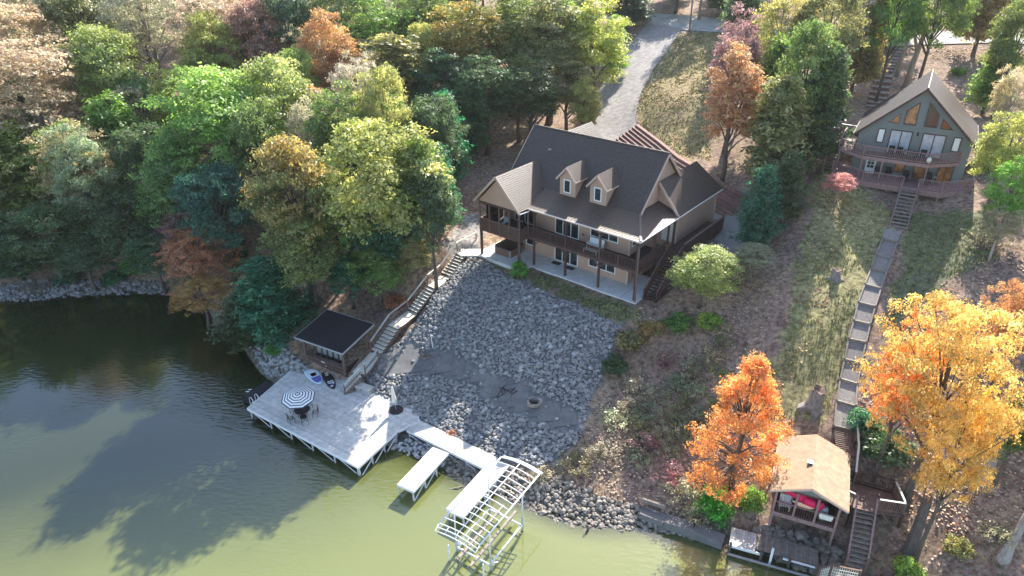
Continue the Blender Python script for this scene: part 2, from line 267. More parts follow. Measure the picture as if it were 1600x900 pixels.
def ground():
    def grid(x0, x1, y0, y1, st):
        xs = np.arange(x0, x1+1e-6, st); ys = np.arange(y0, y1+1e-6, st); return xs, ys
    # fine spacing where the photograph looks, coarse out to the horizon
    xs = np.unique(np.r_[np.linspace(-1500, -130, 14), np.arange(-130, -50, 2.0), np.arange(-50, 76, .5), np.arange(76, 130, 2.0), np.linspace(130, 1500, 14)])
    ys = np.unique(np.r_[np.linspace(-700, 0, 8), np.arange(0, 24, 2.0), np.arange(24, 125, .5), np.arange(125, 230, 3.0), np.linspace(230, 1700, 12)])
    X, Y = np.meshgrid(xs, ys); Xc = np.clip(X, -130, 130); Yc = np.clip(Y, 0, 230); Z = G(Xc, Yc)
    Z = np.where(Y < 0, -1.8, Z); Z += .10*(fb(X, Y, .5, 3)-.5)*(Z > .2)+.25*(fb(X, Y, .13, 9)-.5)*(Z > .2)
    Z = np.clip(Z, -2.2, 60)
    # keep the ground just under the patio, the parking pad and the long walls
    U = (X-HO[0])*HU[0]+(Y-HO[1])*HU[1]; V = (X-HO[0])*HV[0]+(Y-HO[1])*HV[1]
    Z = np.where((U > -17.6) & (U < .7) & (V > -1.8) & (V < 4), np.minimum(Z, 6.9), Z)
    Z = np.where((U > -16.4) & (U < -.2) & (V > 3.9) & (V < 12), np.minimum(Z, 6.85), Z)
    Z = np.where((U > .5) & (U < 1.9) & (V > .6) & (V < 5), np.minimum(Z, 6.95), Z)
    sn = [un(536,610,1.), un(575,565,2.3), un(603,528,3.0), un(632,497,3.9), un(662,462,4.9), un(687,437,5.6), un(722,396,6.9)]
    for a, b in zip(sn[:-1], sn[1:]):
        d = (b-a)[:2]; L2 = d@d; t = np.clip(((X-a[0])*d[0]+(Y-a[1])*d[1])/L2, 0, 1); dist = np.hypot(X-a[0]-t*d[0], Y-a[1]-t*d[1]); zc = a[2]+(b[2]-a[2])*t-.55
        Z = np.where(dist < 3.2, np.minimum(Z, zc+np.maximum(dist-1.1, 0)*.8), Z)
    n = len(xs); mdim = len(ys); I = np.arange(n*mdim).reshape(mdim, n)
    q = np.stack([I[:-1,:-1], I[:-1,1:], I[1:,1:], I[1:,:-1]], -1).reshape(-1, 4)
    me = bpy.data.meshes.new('ground'); V3 = np.stack([X, Y, Z], -1).reshape(-1, 3)
    me.vertices.add(len(V3)); me.vertices.foreach_set('co', V3.ravel()); me.loops.add(q.size); me.loops.foreach_set('vertex_index', q.ravel().astype(np.int32)); me.polygons.add(len(q)); me.polygons.foreach_set('loop_start', np.arange(0, q.size, 4, dtype=np.int32)); me.polygons.foreach_set('loop_total', np.full(len(q), 4, np.int32)); me.update(); me.validate(); me.shade_smooth()
    x = X.ravel(); y = Y.ravel(); z = Z.ravel(); jx = x+1.2*(fb(x,y,.9,21)-.5)*2; jy = y+1.2*(fb(x,y,.9,31)-.5)*2
    C = np.empty((len(x), 3)); n1 = fb(x, y, .35, 41)[:,None]; n2 = fb(x, y, 1.1, 51)[:,None]
    C[:] = np.array([.25,.175,.135])*(.5+.95*n1); C = C*(1-.4*(n2 > .55))+np.array([.30,.23,.13])*.4*(n2 > .55)
    def put(pg, c, k=1., soft=True):
        m = inside(jx if soft else x, jy if soft else y, pg); C[m] = (np.array(c)*(.7+.6*n2))[m]*k+C[m]*(1-k)
    put(Z_GRASS, (.26,.245,.11), .8); put(Z_GRASS2, (.11,.14,.07), .75); put(Z_LAWN, (.27,.22,.11), .85); put(Z_STRIP, (.085,.10,.045), .8)
    put(Z_RIP, (.20,.20,.20), .9); put(Z_PATH, (.30,.295,.285), .95); put(Z_DRIVE, (.26,.23,.21), .6); put(Z_PARK, (.27,.26,.25), .9); put(Z_GRAV, (.27,.26,.25), .9)
    m = (z < .5); C[m] = np.array([.16,.15,.12])
    a = me.color_attributes.new('zone', 'FLOAT_COLOR', 'POINT'); a.data.foreach_set('color', np.c_[C, np.ones(len(C))].ravel())
    mt = bpy.data.materials.new('earth_grass_and_litter'); mt.use_nodes = True; nn = mt.node_tree; L = nn.links; b = nn.nodes['Principled BSDF']; b.inputs['Roughness'].default_value = .95; b.inputs['Specular IOR Level'].default_value = .15
    at = nn.nodes.new('ShaderNodeAttribute'); at.attribute_name = 'zone'; geo = nn.nodes.new('ShaderNodeNewGeometry')
    no = nn.nodes.new('ShaderNodeTexNoise'); no.inputs['Scale'].default_value = 2.6; no.inputs['Detail'].default_value = 10; no.inputs['Roughness'].default_value = .75; L.new(geo.outputs['Position'], no.inputs['Vector'])
    mr = nn.nodes.new('ShaderNodeMapRange'); mr.inputs[1].default_value = .35; mr.inputs[2].default_value = .68; mr.inputs[3].default_value = .3; mr.inputs[4].default_value = 1.9; L.new(no.outputs[0], mr.inputs[0])
    hs = nn.nodes.new('ShaderNodeHueSaturation'); L.new(mr.outputs[0], hs.inputs['Value']); L.new(at.outputs['Color'], hs.inputs['Color']); L.new(hs.outputs[0], b.inputs['Base Color'])
    bp = nn.nodes.new('ShaderNodeBump'); bp.inputs['Strength'].default_value = .8; bp.inputs['Distance'].default_value = .12; L.new(no.outputs[0], bp.inputs['Height']); L.new(bp.outputs[0], b.inputs['Normal'])
    me.materials.append(mt); o = bpy.data.objects.new('ground', me); COL.objects.link(o); o['kind'] = 'structure'; return o
GR = ground()
def water():
    # the sheet carries its depth, so that the murk thins over the stones at the shore
    xs = np.unique(np.r_[np.linspace(-1500, -110, 10), np.arange(-110, 50, 1.), np.linspace(50, 1500, 10)]); ys = np.unique(np.r_[np.linspace(-700, 10, 8), np.arange(10, 80, 1.), np.linspace(80, 100, 4)])
    X, Y = np.meshgrid(xs, ys); D = -G(np.clip(X, -130, 130), np.clip(Y, 0, 230)); D = np.where(Y < 5, 1.8, D)
    n = len(xs); I = np.arange(X.size).reshape(X.shape); q = np.stack([I[:-1,:-1], I[:-1,1:], I[1:,1:], I[1:,:-1]], -1).reshape(-1, 4)
    me = bpy.data.meshes.new('lake_water'); me.from_pydata(np.stack([X, Y, 0*X], -1).reshape(-1, 3).tolist(), [], q.tolist())
    a = me.attributes.new('depth', 'FLOAT', 'POINT'); a.data.foreach_set('value', D.ravel().astype(np.float32))
    m = bpy.data.materials.new('green_lake_water'); m.use_nodes = True; t = m.node_tree; L = t.links
    for x in list(t.nodes): t.nodes.remove(x)
    o = t.nodes.new('ShaderNodeOutputMaterial'); geo = t.nodes.new('ShaderNodeNewGeometry')
    n1 = t.nodes.new('ShaderNodeTexNoise'); n1.inputs['Scale'].default_value = .09; n1.inputs['Detail'].default_value = 4; L.new(geo.outputs['Position'], n1.inputs['Vector'])
    mx = t.nodes.new('ShaderNodeMix'); mx.data_type = 'RGBA'; mx.inputs[6].default_value = (.135,.155,.048,1); mx.inputs[7].default_value = (.165,.18,.06,1); L.new(n1.outputs[0], mx.inputs[0])
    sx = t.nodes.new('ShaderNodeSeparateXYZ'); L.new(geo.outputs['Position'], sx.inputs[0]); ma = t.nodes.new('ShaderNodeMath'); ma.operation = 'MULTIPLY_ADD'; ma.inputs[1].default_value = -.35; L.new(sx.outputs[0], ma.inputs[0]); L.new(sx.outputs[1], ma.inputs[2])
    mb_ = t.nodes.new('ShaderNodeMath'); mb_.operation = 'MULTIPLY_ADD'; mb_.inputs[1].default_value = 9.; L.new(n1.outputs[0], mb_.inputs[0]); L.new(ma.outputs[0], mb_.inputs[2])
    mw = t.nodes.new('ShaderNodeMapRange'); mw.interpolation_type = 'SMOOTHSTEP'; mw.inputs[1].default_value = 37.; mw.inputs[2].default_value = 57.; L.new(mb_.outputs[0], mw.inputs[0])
    my = t.nodes.new('ShaderNodeMix'); my.data_type = 'RGBA'; L.new(mw.outputs[0], my.inputs[0]); L.new(mx.outputs[2], my.inputs[6]); my.inputs[7].default_value = (.026,.033,.012,1); mx = my  # less milky water far left, darkened further so its colour carries tree shade
    d = t.nodes.new('ShaderNodeBsdfDiffuse'); L.new(mx.outputs[2], d.inputs[0])
    tr = t.nodes.new('ShaderNodeBsdfTransparent'); tr.inputs[0].default_value = (.75,.8,.5,1)
    av = t.nodes.new('ShaderNodeAttribute'); av.attribute_name = 'depth'; mr = t.nodes.new('ShaderNodeMapRange'); mr.inputs[1].default_value = -.1; mr.inputs[2].default_value = .75; mr.inputs[3].default_value = .15; mr.inputs[4].default_value = 1.; mr.interpolation_type = 'SMOOTHSTEP'; L.new(av.outputs['Fac'], mr.inputs[0])
    a1 = t.nodes.new('ShaderNodeMixShader'); L.new(mr.outputs[0], a1.inputs[0]); L.new(tr.outputs[0], a1.inputs[1]); L.new(d.outputs[0], a1.inputs[2])
    g = t.nodes.new('ShaderNodeBsdfGlossy'); g.inputs['Roughness'].default_value = .03; g.inputs['Color'].default_value = (1,1,1,1)
    n2 = t.nodes.new('ShaderNodeTexNoise'); n2.inputs['Scale'].default_value = 2.2; n2.inputs['Detail'].default_value = 3; mp = t.nodes.new('ShaderNodeMapping'); mp.inputs['Scale'].default_value = (.6,1.5,1); mp.inputs['Rotation'].default_value = (0,0,.5); L.new(geo.outputs['Position'], mp.inputs[0]); L.new(mp.outputs[0], n2.inputs['Vector'])
    n3 = t.nodes.new('ShaderNodeTexNoise'); n3.inputs['Scale'].default_value = .07; L.new(geo.outputs['Position'], n3.inputs['Vector']); m3 = t.nodes.new('ShaderNodeMapRange'); m3.inputs[1].default_value = .42; m3.inputs[2].default_value = .6; m3.inputs[3].default_value = .02; m3.inputs[4].default_value = .28; L.new(n3.outputs[0], m3.inputs[0])
    bp = t.nodes.new('ShaderNodeBump'); bp.inputs['Distance'].default_value = .16; L.new(m3.outputs[0], bp.inputs['Strength']); L.new(n2.outputs[0], bp.inputs['Height']); L.new(bp.outputs[0], g.inputs['Normal'])
    fr = t.nodes.new('ShaderNodeFresnel'); fr.inputs['IOR'].default_value = 1.75; L.new(bp.outputs[0], fr.inputs['Normal'])
    a2 = t.nodes.new('ShaderNodeMixShader'); L.new(fr.outputs[0], a2.inputs[0]); L.new(a1.outputs[0], a2.inputs[1]); L.new(g.outputs[0], a2.inputs[2]); L.new(a2.outputs[0], o.inputs[0])
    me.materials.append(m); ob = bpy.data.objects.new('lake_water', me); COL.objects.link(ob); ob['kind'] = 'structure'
water()
def ribbon(name, left, right, m, lift=.05, n=60, across=10):
    """a sheet draped over the ground between two outlines given as points in the world"""
    def res(pl):
        pl = np.array(pl); s = np.r_[0, np.cumsum(np.hypot(*np.diff(pl, axis=0).T))]; t = np.linspace(0, s[-1], n); return np.c_[np.interp(t, s, pl[:,0]), np.interp(t, s, pl[:,1])]
    A = res(left); B = res(right); V = []
    for i in range(n):
        for k in range(across+1):
            p = A[i]+(B[i]-A[i])*k/across; V.append(p)
    V = np.array(V); Z = G(V[:,0], V[:,1])+.25*(fb(V[:,0], V[:,1], .13, 9)-.5)+.03+lift; q = across+1
    Fc = [(i*q+k, i*q+k+1, (i+1)*q+k+1, (i+1)*q+k) for i in range(n-1) for k in range(across)]
    o = meshobj(name, np.c_[V, Z], Fc, m, None, True); o['kind'] = 'structure'; return o
ribbon('driveway', poly('1022,30 990,62 960,100 937,140 922,180 905,212'), poly('1066,46 1045,75 1020,110 1000,150 992,185 1003,222'), 'asphalt')
ribbon('road', poly('1000,22 1060,24 1150,34 1250,44 1370,50 1450,48 1545,52 1640,56'), poly('1020,40 1070,48 1146,54 1250,62 1370,76 1450,70 1540,68 1640,72'), 'road', .09)
ribbon('parking_apron', poly('1066,300 1120,285 1168,300 1205,350'), poly('1075,330 1118,345 1130,375 1150,400'), 'gravel', .05, 30)
# ------------------------------------------------------------------ stones
def rockmesh(seed, m):
    r = np.random.default_rng(seed); bmv = []
    t = (1+5**.5)/2; V = np.array([(-1,t,0),(1,t,0),(-1,-t,0),(1,-t,0),(0,-1,t),(0,1,t),(0,-1,-t),(0,1,-t),(t,0,-1),(t,0,1),(-t,0,-1),(-t,0,1)])/1.9
    V = V*(1+r.uniform(-.22,.22,(12,1)))*np.array([r.uniform(.8,1.2), r.uniform(.7,1), r.uniform(.5,.75)])
    Fc = [(0,11,5),(0,5,1),(0,1,7),(0,7,10),(0,10,11),(1,5,9),(5,11,4),(11,10,2),(10,7,6),(7,1,8),(3,9,4),(3,4,2),(3,2,6),(3,6,8),(3,8,9),(4,9,5),(2,4,11),(6,2,10),(8,6,7),(9,8,1)]
    return V, Fc
RM = [rockmesh(i, 0) for i in range(8)]
def scatter_poly(pg, dens, hole=None):
    a = np.array(pg); x0, y0 = a.min(0); x1, y1 = a.max(0); n = int((x1-x0)*(y1-y0)*dens); x = rng.uniform(x0, x1, n); y = rng.uniform(y0, y1, n); k = inside(x, y, pg)
    if hole is not None: k &= ~inside(x, y, hole)
    return x[k], y[k]
def ground_z(x, y): return G(x, y)+.25*(fb(np.asarray(x), np.asarray(y), .13, 9)-.5)
def rocks(bank, pg, dens, s0, s1, m, hole=None, singles=0, holes_soft=True):
    x, y = scatter_poly(pg, dens); 
    if hole is not None:
        jx = x+.35*(fb(x,y,1.3,77)-.5)*2; jy = y+.35*(fb(x,y,1.3,78)-.5)*2; k = ~inside(jx, jy, hole) | (rng.random(len(x)) < .03); x, y = x[k], y[k]
    z = ground_z(x, y)+.07; n = len(x); sz = rng.uniform(s0, s1, n)*np.where(rng.random(n) < .12, 1.35, 1.)
    dist = np.hypot(x, y); order = np.argsort(-sz/dist)
    meshes = []
    for V, Fc in RM:
        me = bpy.data.meshes.new('stone'); me.from_pydata(V.tolist(), [], Fc); me.materials.append(MT[m]); meshes.append(me)
    for i in order[:singles]:
        o = bpy.data.objects.new('stone', meshes[i % 8]); COL.objects.link(o); o.parent = bank; o.location = (x[i], y[i], z[i]+sz[i]*.12); o.scale = (sz[i]*.62,)*3; o.rotation_euler = (rng.uniform(-.5,.5), rng.uniform(-.5,.5), rng.uniform(0,6.3))
    VV = []; FF = []; k = 0
    for i in order[singles:]:
        V, Fc = RM[i % 8]; a, b, c = rng.uniform(-.6,.6), rng.uniform(-.6,.6), rng.uniform(0,6.3)
        R = np.array(Matrix.Rotation(c, 3, 'Z') @ Matrix.Rotation(b, 3, 'Y') @ Matrix.Rotation(a, 3, 'X'))
        VV.append(V@R.T*sz[i]*.62+[x[i], y[i], z[i]+sz[i]*.12]); FF += [(p+k, q+k, r+k) for p, q, r in Fc]; k += 12
    o = meshobj('packed_stones', np.concatenate(VV), FF, m, bank); o['kind'] = 'stuff'; return n
def bank(name, pg, m, lift=.02):
    a = np.array(pg); x0, y0 = a.min(0); x1, y1 = a.max(0); st = .6; xs = np.arange(x0, x1+st, st); ys = np.arange(y0, y1+st, st); X, Y = np.meshgrid(xs, ys)
    Zg = ground_z(X, Y)+lift; k = inside(X, Y, pg); idx = -np.ones(X.shape, int); idx[k] = np.arange(k.sum()); Fc = []
    for j in range(len(ys)-1):
        for i in range(len(xs)-1):
            q = (idx[j,i], idx[j,i+1], idx[j+1,i+1], idx[j+1,i])
            if min(q) >= 0: Fc.append(q)
    o = meshobj(name, np.c_[X[k], Y[k], Zg[k]], Fc, m, None, True); o['kind'] = 'structure'; return o
b1 = bank('riprap_slope', Z_RIP, 'dirt', .02)
bp_ = bank('dirt_path', Z_PATH, 'dirt', .09)
rocks(b1, Z_RIP, 38, .12, .31, 'rock', Z_PATH, 260)
Z_SHL = poly('-20,470 -20,446 60,440 150,440 240,438 262,450 262,462 200,462 130,466 60,470')
b2 = bank('stony_shore', Z_SHL, 'dirt', -.05); rocks(b2, Z_SHL, 12, .2, .5, 'rock')
Z_SHM = poly('390,540 440,545 480,575 470,600 420,590')
b3 = bank('stony_shore', Z_SHM, 'dirt', -.05); rocks(b3, Z_SHM, 18, .22, .5, 'rock')
Z_SHR = poly('700,700 760,720 830,740 870,748 930,770 1000,795 1060,815 1130,840 1130,862 1060,838 1000,835 930,836 880,822 830,800 760,768 700,742')
b4 = bank('stony_shore', Z_SHR, 'dirt', -.05); rocks(b4, Z_SHR, 30, .12, .36, 'rockwarm')
Z_SHD = poly('500,610 560,640 640,690 700,700 700,742 640,712 560,675')
b5 = bank('stony_shore', Z_SHD, 'dirt', -.05); rocks(b5, Z_SHD, 16, .2, .42, 'rock')
Z_HB = poly('1180,815 1290,845 1330,880 1300,905 1200,872 1170,850')
b6 = bank('stony_shore', Z_HB, 'dirt', -.05); rocks(b6, Z_HB, 12, .22, .6, 'rockwarm')
# ------------------------------------------------------------------ leaf litter and grass
def litter(name, label_poly, dens, size, m, seed=0, up=.25, noise=None):
    VV = []; 
    for pg in label_poly:
        x, y = scatter_poly(pg, dens)
        if noise is not None: k = fb(x, y, noise[0], noise[1]) > noise[2]; x, y = x[k], y[k]
        n = len(x); z = ground_z(x, y)+.05; s = rng.uniform(.6, 1.3, n)*size; th = rng.uniform(0, 6.28, n); tx = rng.uniform(-up, up, n)*s; ty = rng.uniform(-up, up, n)*s
        c, s2 = np.cos(th)*s, np.sin(th)*s
        VV.append(np.stack([np.c_[x-c, y-s2, z-tx], np.c_[x+s2*.6, y-c*.6, z-ty], np.c_[x+c, y+s2, z+tx], np.c_[x-s2*.6, y+c*.6, z+ty]], 1).reshape(-1, 3))
    V = np.concatenate(VV); q = np.arange(len(V)).reshape(-1, 4); o = meshobj(name, V, q.tolist(), m); o['kind'] = 'stuff'; return o
Z_RIGHT = poly('1330,640 1420,480 1500,420 1640,380 1660,900 1400,905 1380,800 1340,760')
Z_BR = poly('1000,480 1230,430 1180,560 1160,640 1250,700 1200,800 1120,830 1000,800 900,735 930,640 975,560 990,500')
Z_TOPR = poly('1440,80 1540,75 1560,130 1580,260 1530,250 1490,110')
Z_STRIPR = poly('1262,290 1300,250 1330,330 1300,450 1270,560 1220,600 1180,590 1240,420')
litter('fallen_leaves', [Z_RIGHT, Z_TOPR, Z_BR], 14, .12, 'leaftan', noise=(.5,5,.42))
litter('fallen_leaves', [Z_RIGHT, Z_STRIPR, Z_LAWN], 9, .11, 'leafred', noise=(.4,8,.5))
litter('fallen_leaves', [Z_RIGHT, Z_STRIPR, Z_TOPR, Z_LAWN], 5, .11, 'leafgold', noise=(.35,11,.5))
Z_DED = poly('1020,28 985,62 950,105 925,150 905,190 925,215 950,160 970,110 1005,70 1035,40')
litter('fallen_leaves', [Z_DED, Z_DRIVE], 3.5, .13, 'leaftan', noise=(.3,19,.5))
litter('fallen_leaves', [poly('590,420 700,330 760,240 640,300 500,460 540,480')], 12, .09, 'leafred', noise=(.4,15,.45))
def grass(zs, dens, h):
    VV = []
    for pg in zs:
        x, y = scatter_poly(pg, dens); k = fb(x, y, .45, 61) > .36; x, y = x[k], y[k]; n = len(x); z = ground_z(x, y)-.02
        for _ in range(2):
            th = rng.uniform(0, 6.28, n); c, s = np.cos(th), np.sin(th); hh = rng.uniform(.6,1.4,n)*h; wv = rng.uniform(.03,.07,n); lx = rng.uniform(-.6,.6,n)*hh; ly = rng.uniform(-.6,.6,n)*hh; ox = rng.uniform(-.1,.1,n); oy = rng.uniform(-.1,.1,n)
            VV.append(np.stack([np.c_[x+ox-c*wv, y+oy-s*wv, z], np.c_[x+ox+c*wv, y+oy+s*wv, z], np.c_[x+ox+lx, y+oy+ly, z+hh]], 1).reshape(-1, 3))
    V = np.concatenate(VV); o = meshobj('grass', V, np.arange(len(V)).reshape(-1, 3).tolist(), 'grass'); o['kind'] = 'stuff'
grass([Z_GRASS, Z_GRASS2, Z_STRIP, Z_LAWN], 22, .16)
# ------------------------------------------------------------------ the main house; local axes: u along the lake front, v into the hill, w up from the patio
H = thing('lake_house', 'large tan lakeside house with steep dark roof, two dormers and long brown balcony', 'house', HO, math.radians(-40))
pt = MB(); pt.prism([(-17.2,-1.75),(-11.2,-1.75),(-11.2,-.45),(.4,-.45),(.4,4.6),(-2.05,4.6),(-2.05,2.1),(-17.2,2.1)], -.35, .02)
pto = pt.build('patio', 'concrete'); pto.location = H.location; pto.rotation_euler = H.rotation_euler; pto['kind'] = 'structure'
for u in (-13.9, -10.6, -7.4, -4.2, -1.2): j = BX('patio_joint', pto, 'dirt', u-.015, u+.015, -.42, 2.05, .021, .026)
# walls
wl = MB(); wl.box(-16.6, -2.05, 2.1, 12.2, -.3, 5.95); wl.build('wall', 'siding', H)
gl = MB(); gl.prismu([(2.4,5.95),(2.92,6.62),(7.2,10.95),(11.48,6.62),(12,5.95)], -16.55, -1.98); gl.build('gable_wall', 'siding', H)
sd = MB(); sd.box(-2.03, -.1, 7.1, 15.0, 2.3, 5.8); sd.build('garage_wall', 'siding', H)
gw = MB(); gw.prismv([(-2.0,5.8),(-.1,5.8),(-.1,6.0),(-1.92,8.5),(-2.0,8.5)], 6.72, 6.9); gw.build('garage_gable', 'siding', H)
gb = MB(); gb.box(-2.0, -.1, 6.9, 7.1, 5.7, 5.9); gb.build('garage_header', 'siding', H)
for a, b in (((-2.02,2.07,.0),(-2.02,2.07,5.35)), ((-.07,7.07,2.9),(-.07,7.07,5.35)), ((-.07,15.02,2.4),(-.07,15.02,5.35))): BAR('corner_board', H, 'sidingdark', a, b, .14, .14)
# main roof
zf = lambda v: 6.72+(v-2.88)*(11.1-6.72)/(7.2-2.88)
MR = roof('main_roof', H, 'shingle', [(-16.75,2.88,6.72),(-1.65,2.88,6.72),(-1.65,7.2,11.1),(-16.75,7.2,11.1)])
roof('rear_roof', H, 'shingle', [(-1.65,12.4,5.83),(-16.75,12.4,5.83),(-16.75,7.2,11.1),(-1.65,7.2,11.1)])
roof('porch_roof', H, 'shingle', [(-12.0,-.35,5.87),(.35,-.35,5.87),(-1.75,2.87,6.715),(-12.0,2.87,6.715)])
roof('porch_roof', H, 'shingle', [(.35,-.35,5.87),(.35,7.0,5.87),(-1.98,6.7,6.74),(-1.98,3.1,6.74)])
hp_ = MB(); hp_.tube([(-16.8,7.2,11.13),(-1.6,7.2,11.13)], .09, 5); hp_.build('ridge_cap', 'shingle', H)
BAR('hip_cap', H, 'shingle', (.36,-.36,5.91), (-1.72,2.88,6.77), .2, .06)
for a, b in (((-1.6,2.85,6.6),(-1.6,7.2,11.0)), ((-1.6,7.2,11.0),(-1.6,12.4,5.75)), ((-16.8,2.85,6.6),(-16.8,7.2,11.0))): BAR('rake_board', H, 'sidingdark', a, b, .07, .24)
BAR('fascia', H, 'sidingdark', (-12.0,-.40,5.79), (.37,-.40,5.79), .05, .17); BAR('gutter', H, 'white', (-12.0,-.43,5.84), (.41,-.43,5.84), .06, .05)
BAR('fascia', H, 'sidingdark', (.38,-.36,5.79), (.38,15.2,5.79), .05, .17); BAR('gutter', H, 'white', (.43,-.4,5.84), (.43,15.3,5.84), .06, .06)
P('roof_vent', H, 'galv', (-13.6,5.6,zf(5.6)+.1), (.3,.3,.12))
# right wing roof (gable to the lake, hipped behind)
roof('wing_roof', H, 'shingle', [(.38,6.3,5.87),(.38,15.4,5.87),(-1.92,13.6,8.68),(-1.92,6.3,8.68)])
roof('wing_roof', H, 'shingle', [(-4.2,6.3,5.87),(-4.2,15.4,5.87),(-1.93,13.6,8.66),(-1.93,6.3,8.66)])
roof('wing_roof', H, 'shingle', [(.38,15.4,5.87),(-4.2,15.4,5.87),(-1.92,13.6,8.68)])
BAR('rake_board', H, 'sidingdark', (.42,6.27,5.78), (-1.9,6.27,8.6), .07, .24)
# rear gable that shows over the ridge
roof('rear_gable_roof', H, 'shingle', [(-16.2,7.6,8.3),(-16.2,13.4,8.3),(-14.0,13.4,10.55),(-14.0,7.6,10.55)])
roof('rear_gable_roof', H, 'shingle', [(-11.8,7.6,8.3),(-11.8,13.4,8.3),(-14.0,13.4,10.56),(-14.0,7.6,10.56)])
rg = MB(); rg.box(-15.9, -12.1, 9, 13.2, 5.9, 8.3); rg.build('rear_wall', 'siding', H)
# screened porch with its own gable
apx = (-14.3, 8.7)
roof('porch_gable_roof', H, 'shingle', [(-11.5,-1.75,5.87),(-11.5,2.9,5.87),(-14.3,4.75,8.7),(-14.3,-1.75,8.7)])
roof('porch_gable_roof', H, 'shingle', [(-17.1,-1.75,5.87),(-17.1,2.9,5.87),(-14.3,4.75,8.71),(-14.3,-1.75,8.71)])
pg = MB(); pg.prismv([(-16.75,5.75),(-11.85,5.75),(-14.3,8.4)], -1.42, -1.3); pg.build('porch_gable', 'siding', H)
BAR('rake_board', H, 'sidingdark', (-11.45,-1.79,5.68), (-14.3,-1.79,8.62), .07, .22); BAR('rake_board', H, 'sidingdark', (-17.15,-1.79,5.68), (-14.3,-1.79,8.62), .07, .22)
BAR('gutter', H, 'white', (-11.42,-1.8,5.72), (-11.42,-.4,5.6), .1, .09)
PF = thing('screened_porch', None, None); PF.parent = H
BX('floor', PF, 'brown', -16.8, -11.8, -1.4, 2.08, 2.62, 2.9); BX('header', PF, 'brown', -16.8, -11.8, -1.4, -1.25, 5.5, 5.84); BX('header', PF, 'brown', -11.95, -11.8, -1.25, 2.05, 5.5, 5.84); BX('header', PF, 'brown', -16.8, -16.65, -1.25, 2.05, 5.5, 5.84)
for i in range(4):
    u0 = -16.74+i*1.235; BX('half_wall', PF, 'brown', u0+.06, u0+1.17, -1.38, -1.3, 2.6, 3.92); BX('screen', PF, 'screen', u0+.1, u0+1.13, -.9, -.88, 4.0, 5.1) if False else None
for i in range(5): BX('mullion_post', PF, 'brownlight', -16.8+i*1.2225, -16.69+i*1.2225, -1.42, -1.28, 2.6, 5.5)
BX('sill_rail', PF, 'brownlight', -16.8, -11.8, -1.44, -1.26, 3.92, 4.0)
BX('half_wall', PF, 'brown', -11.9, -11.82, -1.3, .0, 2.6, 3.92); BX('half_wall', PF, 'brown', -16.78, -16.7, -1.3, 2.05, 2.6, 3.92)
for v in (.0, 1.05): BX('mullion_post', PF, 'brownlight', -11.94, -11.8, v-.06, v+.06, 2.62, 5.5)
BX('shade_panel', PF, 'screen', -16.6, -16.56, -.6, 2.0, 4, 5.4)
for u, v, w0 in ((-16.7,-1.3,0), (-11.9,-1.32,0)): BX('post', H, 'brown', u-.1, u+.1, v-.1, v+.1, .02, 5.4 if u > -12 else 2.6)
BX('downspout', H, 'white' if False else 'brownlight', -11.78, -11.68, -1.52, -1.42, .05, 5.6)
# balcony
BC = thing('balcony', None, None); BC.parent = H
for i in range(14): BX('floor_board', BC, 'charcoal', -11.75, .08, -.04+i*.152, .1+i*.152, 2.86, 2.9)
for i in range(14): BX('floor_board', BC, 'charcoal', -2.0+i*.15, -1.86+i*.15, 2.12, 4.9, 2.861, 2.9)
BX('eave_beam', BC, 'brown', -11.8, .08, -.12, .02, 5.62, 5.78); BX('rim_board', BC, 'brown', -11.8, .1, -.1, -.05, 2.62, 2.9); BX('rim_board', BC, 'brown', .09, .14, -.1, 13.6, 2.62, 2.9)
BX('ceiling', BC, 'brown', -11.8, .05, -.04, 2.06, 2.66, 2.7)
PU = [-11.1, -7.42, -3.76, 0.0]
for u in PU:
    BX('post', H, 'brown', u-.09, u+.09, -.14, .04, .02, 2.62); BX('post', H, 'brown', u-.08, u+.08, -.13, .03, 2.9, 5.76)
    for s in (-1, 1):
        if -11.2 < u+s*.7 < .3: BAR('brace', H, 'brown', (u,-.05,5.15), (u+s*.55,-.05,5.7), .08, .1); BAR('brace', H, 'brown', (u,-.05,2.1), (u+s*.5,-.05,2.6), .08, .1)
us = [-11.75]+PU
def bal_rail(a, b, parent=BC):
    A = Vector(a); B = Vector(b); L = (B-A).length; n = int(L/.145); BAR('top_rail', parent, 'brown', A+Vector((0,0,1.0)), B+Vector((0,0,1.0)), .13, .05); BAR('bottom_rail', parent, 'brown', A+Vector((0,0,.1)), B+Vector((0,0,.1)), .05, .08)
    for i in range(n):
        p = A+(B-A)*((i+.5)/n); P('baluster', parent, 'brown', (p.x, p.y, p.z+.555), (.05,.05,.83))
for a, b in zip(us[:-1], us[1:]):
    m_ = (a+b)/2; bal_rail((a+.09,-.05,2.9), (b-.09,-.05,2.9)); BX('mid_post', BC, 'brown', m_-.05, m_+.05, -.1, 0, 2.9, 3.88)
bal_rail((.1,.08,2.9), (.1,2.5,2.9)); bal_rail((.1,2.6,2.9), (.1,4.8,2.9)); BX('mid_post', BC, 'brown', .05, .15, 2.5, 2.6, 2.9, 3.9)
for v in (2.5, 6.2): BX('post', H, 'brown', .0, .16, v-.08, v+.08, 3.9 if v < 3 else 2.9, 5.75)
BX('post', H, 'brownlight', -.62, -.46, 6.3, 6.46, 2.9, 5.8)
BX('downspout', H, 'brownlight', .17, .27, -.3, -.2, .05, 5.3)
